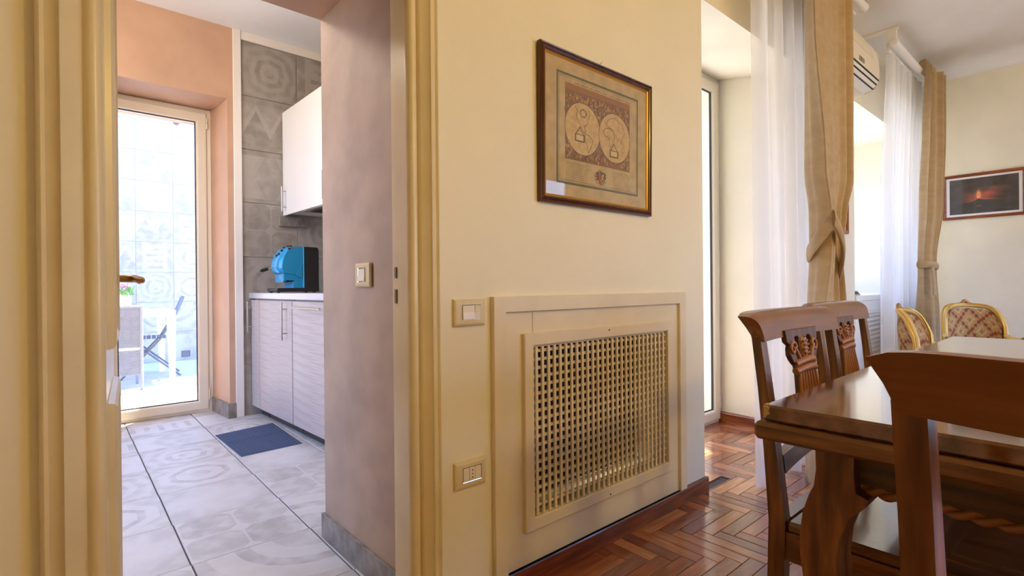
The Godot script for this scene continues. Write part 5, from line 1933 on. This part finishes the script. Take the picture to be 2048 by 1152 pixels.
func build_terrace() -> void:
	var s := slab(Vector3(-4.0, -0.3, -8.8), Vector3(11.0, -0.03, -5.3))
	s.box(Vector3(2.0, -0.3, -5.4), Vector3(11.0, -0.03, -2.33))
	s.box(Vector3(0.13, -0.3, -5.4), Vector3(0.93, -0.03, -4.86))
	struct("floor_terrace", s, plaster(srgb(190, 186, 180), 0.05, 0.7, 1.0, 31), "sunlit pale terrace floor outside the kitchen door", "terrace")
	# high wall across the terrace, tiled low down
	s = slab(Vector3(-4.0, -0.3, -9.2), Vector3(11.0, 5.4, -8.81))
	var w := struct("wall_terrace", s, paint(srgb(190, 184, 176), 0.8), "high pale tiled wall on the far side of the terrace", "wall")
	for i in 4:
		for j in 9:
			var o := part("tile", tile_shape(0.438, 0.425, 0.008), mats["pale_tile%d" % ([1, 3, 2, 5, 0, 6, 4, 7][(i * 3 + j * 5) % 8])], w)
			o.transform = Transform3D(Basis(Vector3.RIGHT, PI / 2), Vector3(0.03 + 0.44 * (i + 0.5) - 0.215, -0.03 + 0.427 * (j + 0.5), -8.802))
	s = Shape.new()
	s.border(1.22, 0.02, 1.33, 0.11, [Vector2(0, 0), Vector2(0, 0.01), Vector2(0.008, 0.012), Vector2(0.012, 0.003)], Transform3D(Basis.IDENTITY, Vector3(0, 0, -8.802)))
	s.box(Vector3(1.23, 0.03, -8.802), Vector3(1.32, 0.1, -8.797))
	single("drain_grate", s, paint(srgb(90, 92, 96), 0.6), "small dark drain opening at the foot of the terrace wall", "drain")
	# white table
	var t := thing("terrace_table", "white metal garden table seen through the glazed door", "garden table", Vector3(0.22, -0.03, -7.35))
	s = Shape.new()
	s.box(Vector3(-0.68, 0.775, -0.46), Vector3(0.68, 0.795, 0.46), 0.004)
	part("tabletop", s, mats.glass_top, t)
	s = Shape.new()
	s.border(-0.685, -0.465, 0.685, 0.465, [Vector2(0, 0.0), Vector2(0, 0.07), Vector2(0.03, 0.07), Vector2(0.03, 0.0)], Transform3D(Basis(Vector3.RIGHT, -PI / 2), Vector3(0, 0.728, 0)))
	part("frame", s, mats.white, t)
	for sx in [-1.0, 1.0]:
		for sz in [-1.0, 1.0]:
			s = Shape.new()
			s.prism([Vector2(0.685 * sx, 0.73), Vector2(0.6 * sx, 0.73), Vector2(0.625 * sx, 0.0), Vector2(0.675 * sx, 0.0)], 2, sz * 0.465, sz * 0.405, Transform3D.IDENTITY, 0.003)
			part("leg", s, mats.white, t)
	# wicker chair with its back to the door
	t = thing("wicker_chair", "grey woven garden chair with its back to the glazed door", "garden chair", Vector3(0.3, -0.03, -6.72))
	s = Shape.new()
	wicker_panel(s, Vector3(-0.25, 0.44, 0.24), Vector3(0.5, 0, 0), Vector3(0, 0.42, 0.0), 44, 40)
	part("woven_back", s, mats.wicker, t)
	s = Shape.new()
	wicker_panel(s, Vector3(-0.25, 0.42, -0.24), Vector3(0.5, 0, 0), Vector3(0, 0, 0.48), 40, 36)
	part("woven_seat", s, mats.wicker, t)
	s = Shape.new()
	wicker_panel(s, Vector3(-0.25, 0.16, 0.238), Vector3(0.5, 0, 0), Vector3(0, 0.26, 0.0), 40, 22)
	part("woven_skirt", s, mats.wicker, t)
	s = Shape.new()
	s.tube([Vector3(-0.255, 0.86, 0.24), Vector3(0.255, 0.86, 0.24)], 0.014, 8)
	part("top_rail", s, mats.wicker, t)
	for sx in [-1.0, 1.0]:
		for z in [-0.24, 0.24]:
			s = Shape.new()
			s.tube([Vector3(sx * 0.252, 0.0, z), Vector3(sx * 0.252, 0.86 if z > 0 else 0.43, z)], 0.015, 8)
			part("leg", s, mats.wicker, t)
	# folding chair seen from the side
	t = thing("folding_chair", "dark grey folding garden chair standing behind the white table leg", "garden chair", Vector3(0.72, -0.03, -7.5), -PI / 2 - 0.1)
	for sx in [-1.0, 1.0]:
		s = Shape.new()
		s.tube([Vector3(sx * 0.22, 0.0, 0.28), Vector3(sx * 0.22, 0.45, -0.1), Vector3(sx * 0.22, 0.72, -0.25), Vector3(sx * 0.22, 0.94, -0.33)], 0.02, 6, 0.6)
		part("back_leg", s, mats.slate, t)
		s = Shape.new()
		s.tube([Vector3(sx * 0.19, 0.0, -0.3), Vector3(sx * 0.19, 0.46, 0.2)], 0.02, 6, 0.6)
		part("front_leg", s, mats.slate, t)
	for i in 8:
		s = Shape.new()
		s.box(Vector3(-0.2, 0.455, -0.16 + i * 0.05), Vector3(0.2, 0.472, -0.118 + i * 0.05), 0.003)
		part("seat_slat", s, mats.slate, t)
	s = Shape.new()
	s.prism([Vector2(-0.25, 0.74), Vector2(-0.33, 0.955), Vector2(-0.35, 0.95), Vector2(-0.27, 0.735)], 0, -0.22, 0.22)
	part("back_sling", s, mats.slate, t)
	# flower pot on the table
	t = thing("flower_pot", "white square planter of pink flowers on the garden table", "plant pot", Vector3(0.44, 0.765, -7.45))
	s = Shape.new()
	s.prism([Vector2(-0.085, 0.0), Vector2(0.085, 0.0), Vector2(0.1, 0.17), Vector2(-0.1, 0.17)], 2, -0.1, 0.1, Transform3D.IDENTITY, 0.004)
	part("pot", s, mats.white, t)
	var leaves := Shape.new()
	var petals := Shape.new()
	var r := RandomNumberGenerator.new()
	r.seed = 12
	for i in 150:
		var a := r.randf() * TAU
		var d := sqrt(r.randf()) * 0.13
		var c := Vector3(cos(a) * d, 0.17 + r.randf() * 0.1, sin(a) * d)
		var o := Vector3(r.randf_range(-1, 1), r.randf_range(0.1, 1), r.randf_range(-1, 1)).normalized()
		var sd := o.cross(Vector3(r.randf(), 0.3, r.randf())).normalized() * 0.012
		leaves.flat(c - sd, c + sd, c + o * 0.05, o.cross(sd))
	part("leaves", leaves, mats.leaf, t)
	for i in 24:
		var a := r.randf() * TAU
		var d := sqrt(r.randf()) * 0.13
		var c := Vector3(cos(a) * d, 0.24 + r.randf() * 0.12, sin(a) * d)
		petals.tube([Vector3(c.x * 0.5, 0.18, c.z * 0.5), c], 0.0016, 4)
		petals.ball(c, Vector3(0.014, 0.01, 0.014), 7, 4)
	part("flowers", petals, mats.petal, t)
	# folding arm of the awning, high over the door
	t = thing("awning", "folded grey awning arm above the terrace seen at the top of the pane", "awning")
	s = Shape.new()
	s.tube([Vector3(0.6, 3.1, -5.42), Vector3(0.8, 2.64, -5.94)], 0.02, 8)
	part("inner_arm", s, mats.awning, t)
	s = Shape.new()
	s.tube([Vector3(0.8, 2.64, -5.94), Vector3(1.16, 2.93, -5.75)], 0.02, 8)
	part("outer_arm", s, mats.awning, t)
	s = Shape.new()
	s.ball(Vector3(0.8, 2.64, -5.94), Vector3(0.03, 0.03, 0.03), 10, 6)
	part("elbow", s, mats.awning, t)
	s = Shape.new()
	s.box(Vector3(-0.6, 3.1, -5.5), Vector3(1.3, 3.24, -5.35), 0.02)
	part("cassette", s, mats.awning, t)


func build_unseen_lamps() -> void:
	# unseen pendant behind the viewpoint lights the front wall; kitchen lamp is added fill
	lamp("unseen_pendant_lamp", "unseen warm globe pendant lamp behind the viewpoint, lighting the front wall", Vector3(1.5, 2.35, 1.5), 0.13, Color(1.0, 0.83, 0.42), UNSEEN_LAMP, TOP)
	lamp("unseen_pendant_lamp", "added white globe pendant lamp out of view, brightening the kitchen", Vector3(-0.45, 2.6, -2.9), 0.12, Color(1.0, 0.95, 0.86), KITCHEN_FILL, 3.03)


const UNSEEN_LAMP := 1.65  # strength of the unseen dining-room lamp
const KITCHEN_FILL := 1.0  # strength of the added kitchen lamp


func lamp(called: String, label: String, at: Vector3, r: float, c: Color, e: float, top: float) -> void:
	var t := thing(called, label, "lamp", at)
	var s := Shape.new()
	s.ball(Vector3.ZERO, Vector3(r, r, r), 20, 12)
	var m := paint(Color(1, 1, 1), 0.3)
	m.emission_enabled = true
	m.emission = c
	m.emission_energy_multiplier = 1.5
	part("globe", s, m, t)
	s = Shape.new()
	s.tube([Vector3(0, r - 0.005, 0), Vector3(0, top - at.y, 0)], 0.005, 8)
	part("cord", s, mats.dark, t)
	s = Shape.new()
	s.lathe([Vector2(0.05, top - at.y - 0.03), Vector2(0.055, top - at.y)], 16)
	part("canopy", s, mats.white, t)
	var l := OmniLight3D.new()
	l.name = "bulb"
	l.light_color = c
	l.light_energy = e
	l.light_size = r * 0.8
	l.omni_range = 12.0
	l.omni_attenuation = 2.0
	l.shadow_enabled = true
	t.add_child(l)
